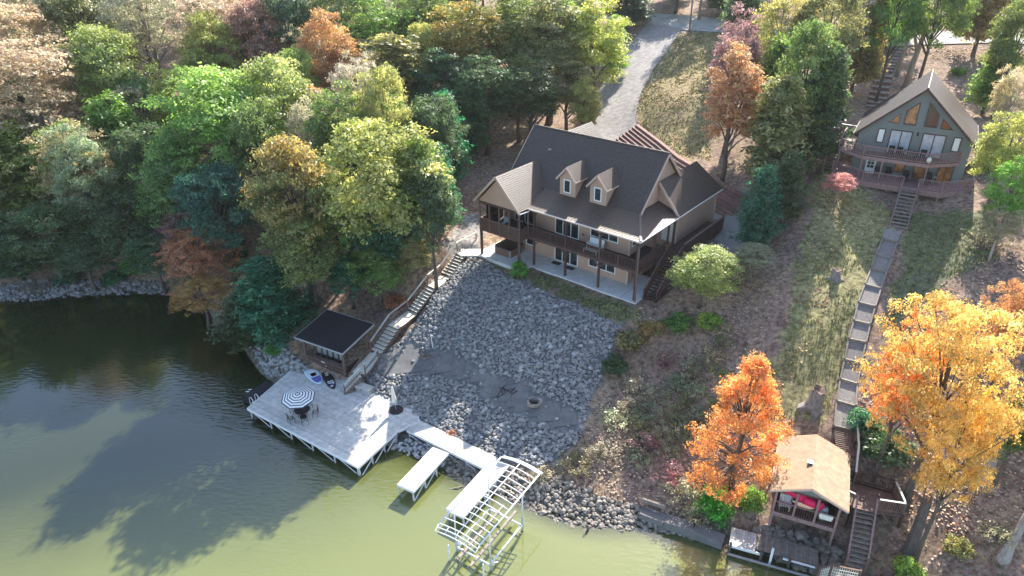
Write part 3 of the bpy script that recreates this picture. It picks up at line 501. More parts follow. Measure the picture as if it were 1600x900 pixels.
# windows and doors
window(H, 'u', -10.2, -7.45, 2.9, 5.05, 2.1, -1, bars=2, name='french_door'); window(H, 'u', -6.2, -3.2, 3.75, 5.0, 2.1, -1, bars=2)
window(H, 'u', -10.2, -7.45, .05, 2.15, 2.1, -1, bars=2, name='french_door'); window(H, 'u', -6.25, -3.3, .62, 1.95, 2.1, -1, bars=2)
window(H, 'u', -13.75, -12.7, .7, 2.1, 2.1, -1, bars=0); window(H, 'u', -15.2, -12.6, 2.95, 5.0, 2.1, -1, bars=1, name='sliding_door')
window(H, 'v', 2.5, 3.5, 3.6, 4.9, -2.05, 1); BX('side_door', H, 'white', -1.55, -.35, 7.04, 7.09, 2.9, 5.0)
P('wall_lamp', H, 'black', (-6.75,2.02,4.7), (.14,.16,.24)); P('vent_cover', H, 'sidingdark', (-6.9,2.06,.9), (.2,.08,.2)); P('vent_cover', H, 'brownlight', (-6.95,2.06,3.6), (.2,.08,.2))
# dormers
for du in (-9.35, -5.98):
    v0 = 2.72; wb = 6.45; D = MB(); D.box(du-.88, du+.88, v0, v0+2.1, wb, 8.42); DW = D.build('dormer', 'siding', H); D2 = MB(); D2.prismv([(du-.88,8.42),(du+.88,8.42),(du,9.36)], v0, v0+2.1); D2.build('dormer_gable', 'siding', DW)
    roof('dormer_roof', DW, 'shingle', [(du+1.1,v0-.3,8.24),(du+1.1,4.6,8.24),(du,5.75,9.5),(du,v0-.3,9.5)]); roof('dormer_roof', DW, 'shingle', [(du-1.1,v0-.3,8.24),(du-1.1,4.6,8.24),(du,5.75,9.51),(du,v0-.3,9.51)])
    for s in (-1, 1): BAR('rake_board', DW, 'sidingdark', (du+s*1.11,v0-.32,8.18), (du,v0-.32,9.42), .05, .16); BAR('eave_board', DW, 'sidingdark', (du+s*1.12,v0-.3,8.2), (du+s*1.12,4.5,8.2), .05, .12)
    window(DW, 'u', du-.42, du+.38, wb+.5, 8.25, v0, -1, fw_=.1)
# side walk with solid dark rail, and the outside stair down to the patio
SW = thing('side_walkway', None, None); SW.parent = H
for i in range(10): BX('floor_board', SW, 'brown', .0+i*.16, .15+i*.16, 4.95, 13.6, 2.86, 2.9)
BX('rail_panel', SW, 'brown', 1.58, 1.64, 5.4, 13.5, 2.3, 3.85); BX('top_rail', SW, 'brownlight', 1.52, 1.70, 5.4, 13.55, 3.85, 3.9)
for i in range(6): BX('rail_post', SW, 'brown', 1.56, 1.66, 5.4+i*1.62, 5.5+i*1.62, .6, 3.85)
ST = thing('outside_stair', None, None); ST.parent = H
nst = 15
for i in range(nst):
    f = (i+.5)/nst; v = 1.0+f*4.0; P('tread', ST, 'brown', (1.05, v, f*2.85), (1.15, .30, .05)); P('riser', ST, 'charcoal', (1.05, v+.14, f*2.85-.1), (1.12, .03, .16))
for u in (.44, 1.66):
    BAR('stringer', ST, 'brown', (u,.8,-.05), (u,5.0,2.8), .06, .28)
    BAR('hand_rail', ST, 'brownlight', (u,.85,.95), (u,4.95,3.85), .09, .05)
    for v in (.9, 2.9, 4.9): BX('rail_post', ST, 'brown', u-.05, u+.05, v-.05, v+.05, (v-1)*.71-.1, (v-1)*.71+.95)
BAR('rail_panel', ST, 'brown', (.44,1.0,.42), (.44,4.9,3.2), .03, .62)
BX('foundation', H, 'dirt', -2.03, -.12, 7.15, 15, 0, 2.3)
# loose things at the house
def at_house(name, label, cat, u, v, wz, rz=0., group=None):
    q = Vector(HO)+Vector(HU)*u+Vector(HV)*v+Vector((0,0,wz)); return thing(name, label, cat, q, math.radians(-40)+rz, group)
T = at_house('hot_tub', 'square hot tub with black cover on the patio under the screened porch', 'hot tub', -14.75, .55, .02)
tb = MB(); tb.prism([(-1.0,-.85),(-.85,-1.0),(.85,-1.0),(1.0,-.85),(1.0,.85),(.85,1.0),(-.85,1.0),(-1.0,.85)], 0, .78); tb.build('cabinet', 'brownlight', T)
tc = MB(); tc.prism([(-1.06,-.9),(-.9,-1.06),(.9,-1.06),(1.06,-.9),(1.06,.9),(.9,1.06),(-.9,1.06),(-1.06,.9)], .78, .9); tc.build('cover', 'charcoal', T); BX('cover_fold', T, 'black', -1.05, 1.05, -.02, .02, .9, .915)
for x in (-.96, .96): BX('corner_trim', T, 'galv', x-.06, x+.06, -1.03, -.9, .03, .77)
T = at_house('bench', 'white double porch bench on the balcony in front of the upper window', 'bench', -5.1, 1.3, 2.9, .05)
BX('seat', T, 'white', -.75, .75, -.3, .3, .38, .46); BX('backrest', T, 'white', -.75, .75, .28, .34, .46, 1.0)
for x in (-.72, .72): BX('arm', T, 'white', x-.05, x+.05, -.3, .3, .62, .67); BX('leg', T, 'white', x-.04, x+.04, -.28, -.2, 0, .62); BX('leg', T, 'white', x-.04, x+.04, .2, .28, 0, .62)
BX('seat', T, 'white', -.7, .7, -.95, -.5, .25, .32); 
for x in (-.65, .65):
    for y in (-.92, -.55): BX('leg', T, 'white', x-.03, x+.03, y-.03, y+.03, 0, .25)
for lab, u, v in (('black doormat on the patio before the left half of the lower French door', -9.6, 1.55), ('black doormat on the patio before the right half of the lower French door', -7.95, 1.5)):
    o = at_house('doormat', lab, 'doormat', u, v, .03, .05, 'doormats on the patio'); BX('mat', o, 'charcoal', -.42, .42, -.26, .26, 0, .02); BX('mat_border', o, 'black', -.46, .46, -.3, .3, -.004, .012)
for lab, u, v, r in (('dark cushioned armchair in the left bay of the screened porch', -15.9, -.2, .3), ('pale cushioned armchair in the second bay of the screened porch', -14.8, .0, 0), ('dark cushioned armchair in the right bay of the screened porch', -12.7, .1, -.4)):
    o = at_house('armchair', lab, 'armchair', u, v, 2.91, r, 'armchairs in the screened porch'); mm = 'whitemetal' if 'pale' in lab else 'charcoal'
    BX('seat', o, mm, -.35, .35, -.35, .3, .25, .45); BX('backrest', o, mm, -.35, .35, .3, .42, .3, .95)
    for x in (-.38, .38): BX('arm', o, 'black', x-.04, x+.04, -.35, .35, .2, .62)
    for x in (-.33, .33): BX('leg', o, 'black', x-.03, x+.03, -.3, -.24, 0, .25); BX('leg', o, 'black', x-.03, x+.03, .3, .36, 0, .3)
# retaining wall of landscape timbers, terraced behind the house: each course a step
RW = thing('timber_retaining_wall', 'terraced retaining wall of reddish landscape timbers behind the house', 'retaining wall', (0,0,0))
wp = [(995,196),(1030,222),(1062,248),(1100,270),(1134,290),(1172,312)]
base = [np.array(un(x, y, z)) for (x, y), z in zip(wp, (13.0, 12.8, 12.4, 12.0, 11.7, 11.2))]
for k in range(8):
    off = -np.array([.72,.55,0])*0
    for i in range(5):
        a = base[i].copy(); b = base[i+1].copy(); d = (b-a)/np.linalg.norm(b-a); nrm = np.array([-d[1], d[0], 0]); nrm /= np.linalg.norm(nrm)
        if nrm[1] > 0: nrm = -nrm
        a += nrm*.42*k; b += nrm*.42*k; a[2] -= .26*k; b[2] -= .26*k; m_ = a+(b-a)*random.uniform(.4,.6)
        BAR('timber', RW, 'timber', a, m_-d*.02, .44, .26); BAR('timber', RW, 'timber', m_+d*.02, b-d*.02+np.array([0,0,random.uniform(-.02,.02)]), .44, .26)
# ------------------------------------------------------------------ the grey-blue gabled cabin; u along its lake front, v into the hill, w up from the lower deck
KO = un(1352, 269.3, 14.4); KR = math.radians(-31)
K = thing('gabled_cabin', 'grey-blue cabin with steep gable of tall windows and two mauve decks on the slope', 'cabin', KO, KR)
m_ = MB(); m_.box(-1.35, 7.9, 0, 8, -.9, 3.9); m_.build('wall', 'greyblue', K)
m_ = MB(); m_.prismv([(-1.35,3.9),(7.9,3.9),(7.9,3.95),(3.3,8.25),(-1.35,3.95)], .0, 8.0); m_.build('gable_wall', 'greyblue', K)
BX('foundation', K, 'concrete', -1.3, 7.85, .05, 7.95, -2.4, -.9)
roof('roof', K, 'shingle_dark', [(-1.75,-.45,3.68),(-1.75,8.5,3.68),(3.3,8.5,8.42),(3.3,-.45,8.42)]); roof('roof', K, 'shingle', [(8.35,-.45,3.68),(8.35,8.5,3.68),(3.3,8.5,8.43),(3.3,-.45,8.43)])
for x in (-1.8, 8.4): BAR('rake_board', K, 'brown', (x,-.48,3.6), (3.3,-.48,8.33), .06, .2); BAR('gutter', K, 'brown', (x,-.45,3.62), (x,8.5,3.62), .1, .1)
m_ = MB(); m_.tube([(3.3,-.5,8.47),(3.3,8.5,8.47)], .08, 5); m_.build('ridge_cap', 'shingle', K)
def panewin(pg, pane):
    c = np.mean(pg, 0); o = [tuple(c+(np.array(p)-c)*1.0) for p in pg]; i_ = [tuple(c+(np.array(p)-c)*.84) for p in pg]; n = len(pg)
    m_ = MB(); m_.add([(p[0],-.05,p[1]) for p in o]+[(p[0],-.05,p[1]) for p in i_]+[(p[0],.02,p[1]) for p in o]+[(p[0],.02,p[1]) for p in i_], [(k,(k+1) % n,n+(k+1) % n,n+k) for k in range(n)]+[(k,(k+1) % n,2*n+(k+1) % n,2*n+k) for k in range(n)]+[(n+k,n+(k+1) % n,3*n+(k+1) % n,3*n+k) for k in range(n)])
    W = m_.build('gable_window', 'brown', K); m2 = MB(); m2.prismv(i_, -.02, -.008); m2.build('pane', pane, W)
panewin([(.85,5.0),(1.75,5.0),(1.75,5.95)], 'glassorange'); panewin([(2.1,4.98),(3.13,4.98),(3.05,7.15),(2.1,6.25)], 'glassorange')
panewin([(3.75,4.98),(4.85,4.98),(4.75,6.2),(3.75,7.25)], 'glass'); panewin([(5.1,4.95),(6.15,4.95),(5.1,5.9)], 'glass')
window(K, 'u', .2, .85, 3.05, 4.4, 0, -1, frame='brown', pane='white'); window(K, 'u', 6.35, 7.0, 3.05, 4.4, 0, -1, frame='brown', pane='white')
window(K, 'u', 1.25, 3.1, 2.2, 4.42, 0, -1, bars=1, frame='brown', pane='curtain', name='sliding_door'); window(K, 'u', 3.9, 5.8, 2.2, 4.42, 0, -1, bars=1, frame='brown', pane='curtain', name='sliding_door')
BX('wall_lamp', K, 'black', 3.42, 3.56, -.14, -.01, 4.1, 4.4)
D_ = BX('entry_door', K, 'white', -.15, .72, -.05, -.002, 0, 2.02)
for i in range(2):
    for j in range(4): BX('door_pane', K, 'glass', .0+i*.3, .26+i*.3, -.062, -.052, .55+j*.33, .82+j*.33)
window(K, 'u', 2.3, 3.2, .5, 1.75, 0, -1, frame='brown', pane='glassorange'); window(K, 'u', 3.9, 5.15, .1, 2.0, 0, -1, frame='brown', pane='glassorange', name='sliding_door'); window(K, 'u', 5.85, 7.1, .1, 1.75, 0, -1, bars=1, frame='brown', pane='glassorange')
def deck(name, pg, w, fascia, m='mauve', floor='mauve'):
    E_ = thing(name, None, None); E_.parent = K; m_ = MB(); m_.prism(pg, w-.05, w); m_.build('floor', floor, E_); n = len(pg); return E_
def edge(E_, a, b, w, h, fasc=.32, rail=True, m='mauve'):
    BAR('fascia', E_, m, (a[0],a[1],w-fasc/2), (b[0],b[1],w-fasc/2), .05, fasc)
    if rail: railing(E_, (a[0],a[1],w), (b[0],b[1],w), h, m, sp=.15, bal=.04)
UD = [(-.45,-1.9),(5.0,-1.9),(7.35,-.02),(-1.5,-.02),(-1.5,4.0),(-2.75,4.0),(-2.75,-.35)]
UD = [(-.45,-1.9),(5.0,-1.9),(7.35,-.02),(-1.36,-.02),(-1.36,3.8),(-2.75,3.8),(-2.75,-.35)]
E1 = deck('upper_deck', UD, 2.15, .35, floor='brownlight')
for a, b in ((UD[0],UD[1]),(UD[1],UD[2]),(UD[6],UD[0]),(UD[5],UD[6])): edge(E1, a, b, 2.15, .95)
LD = [(.0,-2.6),(6.5,-2.6),(8.8,-.4),(8.8,.6),(7.92,.6),(7.92,-.02),(-1.36,-.02),(-1.36,2.2),(-2.9,2.2),(-2.9,-.7)]
E2 = deck('lower_deck', LD, 0, .5)
for a, b, rl in ((LD[0],(3.35,-2.6),1),((3.35,-2.6),(4.65,-2.6),0),((4.65,-2.6),LD[1],1),(LD[1],LD[2],1),(LD[2],LD[3],1),(LD[9],LD[0],1),(LD[8],LD[9],1)): edge(E2, a, b, 0, .95, .55, bool(rl))
for x, y in ((1.3,-1.8),(4.95,-1.8),(-2.6,-.3),(-.45,-1.8)): BX('post', K, 'mauve', x-.07, x+.07, y-.07, y+.07, 0, 1.85)
for x, y in ((.1,-2.4),(2.2,-2.3),(3.3,-2.3),(4.8,-2.3),(6.4,-2.4),(8.6,-.4),(-2.7,-.6)): BX('pier', K, 'timbergrey', x-.09, x+.09, y-.09, y+.09, -2.8, -.55)
# steps from the upper deck at the left side
SS = thing('side_stair', None, None); SS.parent = K
for i in range(11):
    f = i/11; P('tread', SS, 'timbergrey', (-3.3-.0*i, 2.9-f*3.0, 1.95-f*2.3), (1.0,.28,.05))
for x in (-3.82, -2.82): BAR('stringer', SS, 'mauve', (x,3.1,2.0), (x,-.2,-.5), .06, .25); BAR('hand_rail', SS, 'mauve', (x,3.1,3.0), (x,-.2,.5), .08, .05)
LP_ = thing('stair_landing', None, None); LP_.parent = K; m_ = MB(); m_.prism([(-3.85,3.1),(-2.75,3.1),(-2.75,4.6),(-3.4,5.0),(-4.1,4.4)], 2.08, 2.14); m_.build('floor', 'brownlight', LP_)
railing(LP_, (-3.85,3.1,2.14), (-4.1,4.4,2.14), .95, 'mauve', topm='white'); railing(LP_, (-4.1,4.4,2.14), (-3.4,5.0,2.14), .95, 'mauve', topm='white'); railing(LP_, (-3.4,5.0,2.14), (-1.5,4.7,2.14), .95, 'mauve', topm='white')
# front stair down to the slope
FS = thing('front_stair', None, None); FS.parent = K
KU = np.array([math.cos(KR), math.sin(KR), 0]); KV = np.array([-KU[1], KU[0], 0])
def kw(u, v, z): return KO+KU*u+KV*v+np.array([0,0,z])
sb = hit(1403, 357); sl_ = sb-KO; sbu, sbv, sbw = sl_@KU, sl_@KV, sl_[2]; nn_ = 11
for i in range(nn_):
    f = (i+.6)/nn_; c = (4.0+(sbu-4.0)*f, -2.65+(sbv+2.65)*f, -.1+(sbw+.1)*f); P('tread', FS, 'timbergrey', c, (1.25,.27,.06), math.atan2(-(sbu-4.0), -(sbv+2.65))*-1)
for s in (-.66, .66): BAR('stringer', FS, 'mauve', (4.0+s,-2.65,-.15), (sbu+s,sbv,sbw-.1), .07, .26); BAR('hand_rail', FS, 'mauve', (4.0+s,-2.65,.85), (sbu+s,sbv,sbw+.75), .07, .05); BX('rail_post', FS, 'mauve', sbu+s-.04, sbu+s+.04, sbv-.04, sbv+.04, sbw-.3, sbw+.75)
def at_cabin(name, label, cat, u, v, w0, rz=0, group=None): return thing(name, label, cat, kw(u, v, w0), KR+rz, group)
for i, (u, v, w0, lab) in enumerate([(1.0,-.9,.0,'black patio chair on the lower cabin deck beside the white entry door'),(2.0,-.7,0,'black patio chair under the left lower window of the cabin'),(3.4,-1.0,0,'black patio chair between the lower cabin window and the sliding door'),
    (1.7,-1.1,2.15,'leftmost dark dining chair on the upper cabin deck'),(2.5,-1.2,2.15,'second dark dining chair from the left on the upper cabin deck'),(4.3,-1.1,2.15,'rightmost dark dining chair on the upper cabin deck')]):
    o = at_cabin('patio_chair', lab, 'chair', u, v, w0, .4*math.sin(i*2), 'dark chairs on the cabin decks'); BX('seat', o, 'black', -.25, .25, -.25, .25, .42, .47); BX('backrest', o, 'black', -.25, .25, .22, .27, .47, 1.0)
    for x in (-.22, .22):
        BX('leg', o, 'black', x-.02, x+.02, -.22, -.18, 0, .42); BX('leg', o, 'black', x-.02, x+.02, .18, .22, 0, .42); BX('arm', o, 'black', x-.03, x+.03, -.22, .24, .64, .68)
o = at_cabin('patio_table', 'dark rectangular dining table on the upper cabin deck behind the rail', 'table', 3.3, -1.1, 2.15); BX('tabletop', o, 'black', -.6, .6, -.4, .4, .7, .74)
for x in (-.52, .52):
    for y in (-.33, .33): BX('leg', o, 'black', x-.03, x+.03, y-.03, y+.03, 0, .7)
o = at_cabin('barbecue_grill', 'black covered barbecue grill on the lower cabin deck by the right post', 'grill', 5.2, -1.0, 0); BX('cabinet', o, 'black', -.35, .35, -.25, .25, .05, .75)
m_ = MB(); m_.prismv([(-.4,.75),(.4,.75),(.36,1.0),(.2,1.12),(-.2,1.12),(-.36,1.0)], -.28, .28); m_.build('lid', 'charcoal', o); BX('side_shelf', o, 'galv', .4, .75, -.22, .22, .78, .82)
o = at_cabin('deck_bag', 'round white bundle hanging on the upper deck rail of the cabin', 'bundle', 4.9, -2.02, 2.6); m_ = MB(); m_.tube([(0,0,-.25),(0,0,-.1),(0,0,.12),(0,0,.24)], [.1,.2,.19,.06], 8); m_.build('bundle', 'cream', o, True)
# timber-and-stone steps climbing behind the cabin
BS = thing('hillside_steps', 'pale stone steps with dark timber edges climbing behind the cabin', 'steps', (0,0,0))
p0 = hit(1368, 168); p1 = hit(1382, 112); p2 = hit(1398, 78)
for i in range(15):
    f = i/14; c = p0+(p1-p0)*f*2 if f < .5 else p1+(p2-p1)*(f*2-1); z = g1(c[0], c[1])+.16
    dv = (p2-p0)[:2]; an = math.atan2(dv[1], dv[0])-math.pi/2+random.uniform(-.05,.05)
    P('step_stone', BS, 'gravel', (c[0]+random.uniform(-.1,.1), c[1], z-.02), (2.0,.7,.14), an); P('step_timber', BS, 'timber', (c[0]-math.cos(an+math.pi/2)*.42, c[1]-math.sin(an+math.pi/2)*.42, z-.1), (2.1,.14,.22), an)
# ------------------------------------------------------------------ the big dock; world axes, deck top at z = 1
def U1(x, y, z=1.0): return un(x, y, z)
DKP = [U1(386,638), U1(560,730), U1(622,673), U1(655,660), U1(653,640), U1(575,605), U1(462,572)]
DK = thing('boat_dock', 'large pale grey boarded dock with white edge and steel bracing by the shore', 'dock', (0,0,0))
A0 = DKP[0]; ax = (DKP[1]-DKP[0]); Ld = np.hypot(*ax[:2]); ax /= Ld; ay = np.array([-ax[1], ax[0], 0])
DL = [((p-A0)@ax, (p-A0)@ay) for p in DKP]       # outline in dock axes
def boards(parent, outline, O, X, Y, z, wdt=.19, m='deck', along='x', name='deck_board', gap=.012):
    """boards cut to an outline (convex), each a part"""
    k = 0; Yv = [q[1] for q in outline]; lo = min(Yv); hi = max(Yv); y = lo
    while y < hi-.02:
        c = clip(outline, None, y+gap/2, min(y+wdt-gap/2, hi))
        if len(c) >= 3:
            x0 = min(q[0] for q in c); x1 = max(q[0] for q in c)
            V = [O+X*a+Y*b for a, b in c]; V = [(v[0], v[1], z) for v in V]; n = len(V); jz = random.uniform(-.003,.003)
            F2 = [tuple(range(n, 2*n))]+[(i,(i+1) % n,n+(i+1) % n,n+i) for i in range(n)]
            meshobj(name, [(v[0],v[1],z-.04) for v in V]+[(v[0],v[1],z+jz) for v in V], F2, m, parent)
        y += wdt
# convex pieces of the deck: main rectangle-like body and the eastern corner
boards(DK, [DL[0], DL[1], DL[2], DL[5], DL[6]], A0, ax, ay, 1.0)
boards(DK, [DL[2], DL[3], DL[4], DL[5]], A0, ax, ay, 1.0)
def lw(a, b, z): p = A0+ax*a+ay*b; return (p[0], p[1], z)
def pile(parent, p, z1=.95, r=.07, m='galv', name='pile', z0=-1.6): mb = MB(); mb.tube([(p[0],p[1],z0),(p[0],p[1],z1)], r, 8); return mb.build(name, m, parent, True)
for a, b in ((0,1),(1,2),(2,3),(3,4),(6,0)):
    p, q = DKP[a], DKP[b]; BAR('edge_board', DK, 'white', (p[0],p[1],.90), (q[0],q[1],.90), .05, .22)
nP = 6
for i in range(nP):
    x = .25+(Ld-.5)*i/(nP-1); q = lw(x, .12, 0); pile(DK, q)
    if i < nP-1: BAR('brace', DK, 'white', lw(x, .16, .75), lw(x+(Ld-.5)/(nP-1), .16, -.1), .05, .06)
    BAR('joist', DK, 'brown', lw(x, .1, .78), lw(x, 6.5 if i else 4, .78), .08, .2)
e0 = np.array(DKP[1]); e1 = np.array(DKP[2]); dd = e1-e0
for i in range(4): q = e0+dd*(.03+.31*i)+ay*.0; pile(DK, (q[0]-.1, q[1]+.1))
for i in range(3): a_ = e0+dd*(.03+.31*i); b_ = e0+dd*(.03+.31*(i+1)); BAR('brace', DK, 'white', (a_[0],a_[1],-.1), (b_[0],b_[1],.7), .06, .06)
for i in range(3): BAR('pipe', DK, 'whitemetal', tuple(e0+dd*(.1+.3*i)+np.array([-.3,0,-.55])), tuple(e0+dd*(.1+.3*i)+np.array([2.0,1.2,-.2])), .06, .06) if False else None
# walkway and two fingers
WK = thing('dock_walkway', 'long white boarded walkway along the shore joining the dock to two slips', 'walkway', (0,0,0))
wa, wb_, wc, wd_ = U1(632,668), U1(655,656), U1(779,716), U1(757,735)
wx = (wc-wb_); Lw = np.hypot(*wx[:2]); wx /= Lw; wy = np.array([-wx[1], wx[0], 0])
def slab(name, parent, a, b, width, z=1.0, side=-1, bw=.19, m='deck'):
    a = np.array(a); b = np.array(b); d = b-a; L = np.hypot(*d[:2]); d = d/L; n = np.array([-d[1], d[0], 0])*side; k = int(L/bw)
    for i in range(k):
        c = a+d*(L*(i+.5)/k)+n*width/2; P('deck_board', parent, m, (c[0], c[1], z-.02+random.uniform(-.003,.003)), (L/k-.012, width, .04), math.atan2(d[1], d[0]))
    for s in (0, 1): p = a+n*width*s; q = b+n*width*s; BAR('edge_board', parent, 'white', (p[0],p[1],z-.11), (q[0],q[1],z-.11), .05, .17)
    q0 = b; BAR('edge_board', parent, 'white', (b[0],b[1],z-.11), ((b+n*width)[0],(b+n*width)[1],z-.11), .05, .17)
    return L, d, n
Lx, dX, nX = slab('walk', WK, wb_+wx*.0, wc, 1.5, side=-1)
for i in range(5):
    for s in (.1, 1.4): c = wb_+dX*(Lx*i/4*.97+.15)+nX*s; pile(WK, (c[0], c[1]), .9, .06)
    if i < 4: a_ = wb_+dX*(Lx*i/4*.97+.15)+nX*1.42; b_ = wb_+dX*(Lx*(i+1)/4*.97+.15)+nX*1.42; BAR('brace', WK, 'whitemetal', (a_[0],a_[1],.55), (b_[0],b_[1],.15), .05, .06)
F1 = thing('dock_finger', 'white boarded dock finger between the main dock and the boat lift', 'dock finger', (0,0,0))
fa, fb_ = U1(703,712), U1(645,769)
fL, fd, fn = slab('finger', F1, U1(701,708), U1(646,768), 1.45, side=-1)
for i in range(3):
    for s in (.1, 1.35): c = U1(701,708)+fd*(fL*(.35+.32*i))+fn*s; pile(F1, (c[0], c[1]), .9, .07, z0=-1.6)
    if i: c0 = U1(701,708)+fd*(fL*(.35+.32*(i-1)))+fn*.05; c1 = U1(701,708)+fd*(fL*(.35+.32*i))+fn*.05; BAR('brace', F1, 'white', (c0[0],c0[1],.7), (c1[0],c1[1],.0), .05, .07)
F2_ = thing('dock_finger', 'white boarded dock finger under the boat lift canopy', 'dock finger', (0,0,0))
g0 = U1(797,722); gL, gd, gn = slab('finger', F2_, U1(796,726), U1(724,808), 1.45, side=-1)
for i in range(3):
    for s in (.1, 1.35): c = U1(796,726)+gd*(gL*(.3+.34*i))+gn*s; pile(F2_, (c[0], c[1]), .9, .07)
    if i: c0 = U1(796,726)+gd*(gL*(.3+.34*(i-1)))+gn*.05; c1 = U1(796,726)+gd*(gL*(.3+.34*i))+gn*.05; BAR('brace', F2_, 'white', (c0[0],c0[1],.7), (c1[0],c1[1],.0), .05, .07)
# boat lift canopy frame
BL = thing('boat_lift', 'white tubular boat lift with bare arched canopy frame over the slip', 'boat lift', (0,0,0))
LO = np.array([-4.76, 30.37, 0]); lx = np.array([.549, .836, 0]); ly = np.array([.836, -.549, 0]); zc = 3.45; LL = 7.0; LWd = 3.12
def lp(a, b, z): return LO+lx*a+ly*b+np.array([0,0,z])
def tb_(name, pts, r, m='whitemetal', parent=BL): mb = MB(); mb.tube(pts, r, 6); return mb.build(name, m, parent, True)
arch = lambda b: zc+.22*math.sin(math.pi*min(max(b/LWd,0),1))
for s in (0, LWd): tb_('side_rail', [lp(0,s,zc), lp(LL,s,zc)], .055); 
tb_('purlin', [lp(0,LWd/2,arch(LWd/2)-.02), lp(LL,LWd/2,arch(LWd/2)-.02)], .03)
for i in range(14):
    a = LL*i/13; tb_('rib', [lp(a, LWd*k/6, arch(LWd*k/6)) for k in range(7)], .033)
for e, s in ((0,-1), (LL,1)):
    for q in (1, 2): tb_('end_bow', [lp(e, 0, zc)]+[lp(e+s*.22*q, LWd*k/6, arch(LWd*k/6)-.12*q) for k in range(7)]+[lp(e, LWd, zc)], .035)
    for k in (1.5, 3, 4.5): tb_('bow_tie', [lp(e, LWd*k/6, arch(LWd*k/6)), lp(e+s*.44, LWd*k/6, arch(LWd*k/6)-.24)], .025)
for a in (1.1, 4.9):
    for b in (.35, LWd-.05):
        tb_('post', [lp(a,b,-1.6), lp(a,b,1.3)], .085, 'galv'); tb_('canopy_leg', [lp(a,b,1.2), lp(a,b,zc+.02 if b > 1 else arch(.35))], .05)
    tb_('cross_beam', [lp(a,.35,.45), lp(a,LWd-.05,.45)], .07)
for b in (.35, LWd-.05): tb_('long_beam', [lp(1.1,b,.6), lp(4.9,b,.6)], .06)
for b in (1.1, 2.1): BAR('bunk', BL, 'timbergrey', tuple(lp(.2,b,.65)), tuple(lp(5.6,b,.65)), .18, .09)
for b, a0 in ((.35,1.1),(LWd-.05,1.1)): tb_('diagonal', [lp(1.1,b,.6), lp(2.6,b,-.6)], .045); tb_('guide_pole', [lp(.3,b,-1.0), lp(.3,b,1.4)], .05, 'whitemetal')
wh = MB(); wh.tube([lp(4.9,.2,1.5)-lx*.05, lp(4.9,.2,1.5)+lx*.05], .3, 12); wh.build('winch_wheel', 'galv', BL)
# pavilion at the back of the dock
PZ = 1.02; pL = U1(481,568,PZ); pR = U1(541,590,PZ); px_ = pR-pL; PLn = np.hypot(*px_[:2]); pang = math.atan2(px_[1], px_[0])
PV = thing('dock_pavilion', 'dark brown open pavilion with a black shingle roof at the back of the dock', 'pavilion', pL, pang)
dep = 3.5; HT = 2.95
BX('floor', PV, 'deck', -.2, PLn+.25, -.15, dep, -.1, .04); 
for x in (0, PLn):
    for y in (0, dep-.3): BX('post', PV, 'brownlight', x-.09, x+.09, y-.09, y+.09, .04, HT)
for x0, x1, y0, y1 in ((-.1,PLn+.1,-.08,.08),(-.1,PLn+.1,dep-.4,dep-.22),(-.08,.08,.08,dep-.4),(PLn-.08,PLn+.08,.08,dep-.4)): BX('beam', PV, 'brown', x0, x1, y0, y1, HT-.2, HT)
roof('roof', PV, 'shingle_dark', [(-.5,-.45,HT+.02),(PLn+.45,-.45,HT+.02),(PLn+.45,dep+.35,HT+.62),(-.5,dep+.35,HT+.62)], th=.14)
for a, b in (((-.53,-.48,HT-.03),(PLn+.48,-.48,HT-.03)),((-.53,dep+.38,HT+.57),(PLn+.48,dep+.38,HT+.57)),((-.53,-.48,HT-.03),(-.53,dep+.38,HT+.57)),((PLn+.48,-.48,HT-.03),(PLn+.48,dep+.38,HT+.57))): BAR('drip_edge', PV, 'galv', a, b, .05, .16)
nb = 24
for i in range(nb):
    x = .1+(PLn-.2)*i/nb; 
    BX('slat', PV, 'brown', x+.005, x+(PLn-.2)/nb-.01, -.06, -.02, .1, 1.0)
BX('counter_back', PV, 'brown', .1, PLn-.1, -.015, .05, .08, 1.0); BX('counter_top', PV, 'brownlight', .02, PLn-.02, -.16, .35, 1.0, 1.05)
for x in (.1, PLn/2-.04, PLn-.2): BX('stile', PV, 'brownlight', x, x+.09, -.08, -.061, .08, 1.0)
BX('rail_board', PV, 'brownlight', .1, PLn-.1, -.085, -.062, .52, .6); BX('notice_plate', PV, 'white', PLn/2-.3, PLn/2+.1, -.19, -.165, .95, 1.03); BX('door_handle', PV, 'galv', PLn/2+.12, PLn/2+.16, -.11, -.086, .5, .75)
for i in range(18): y = .3+i*.22; BX('side_slat', PV, 'brown', PLn-.03, PLn+.03, y, y+.19, .1, .95) if i < 7 else None
for i in range(5):
    c = pL+px_/PLn*(.75+i*.66)+np.array([-px_[1], px_[0], 0])/PLn*.75
    o = thing('bar_stool', ['leftmost','second','middle','fourth','rightmost'][i]+' of five grey-backed bar stools at the pavilion counter', 'bar stool', (c[0], c[1], PZ+.04), pang, 'bar stools at the pavilion counter')
    BX('seat', o, 'charcoal', -.2, .2, -.2, .2, .72, .78); BX('backrest', o, 'galv', -.21, .21, .17, .21, .82, 1.42)
    for x in (-.18, .18):
        for y in (-.18, .18): BX('leg', o, 'black', x-.02, x+.02, y-.02, y+.02, 0, .72)
o = thing('bar_counter', 'dark timber bench inside the open right side of the pavilion', 'bench', tuple(pL+px_/PLn*2.4+np.array([-px_[1], px_[0], 0])/PLn*2.6+[0,0,.04]), pang)
BX('seat', o, 'brown', -.9, .9, -.25, .25, .4, .47); BX('backrest', o, 'brown', -.9, .9, .25, .31, .47, 1.0)
for x in (-.8, .8): BX('leg', o, 'brown', x-.05, x+.05, -.2, .2, 0, .4)
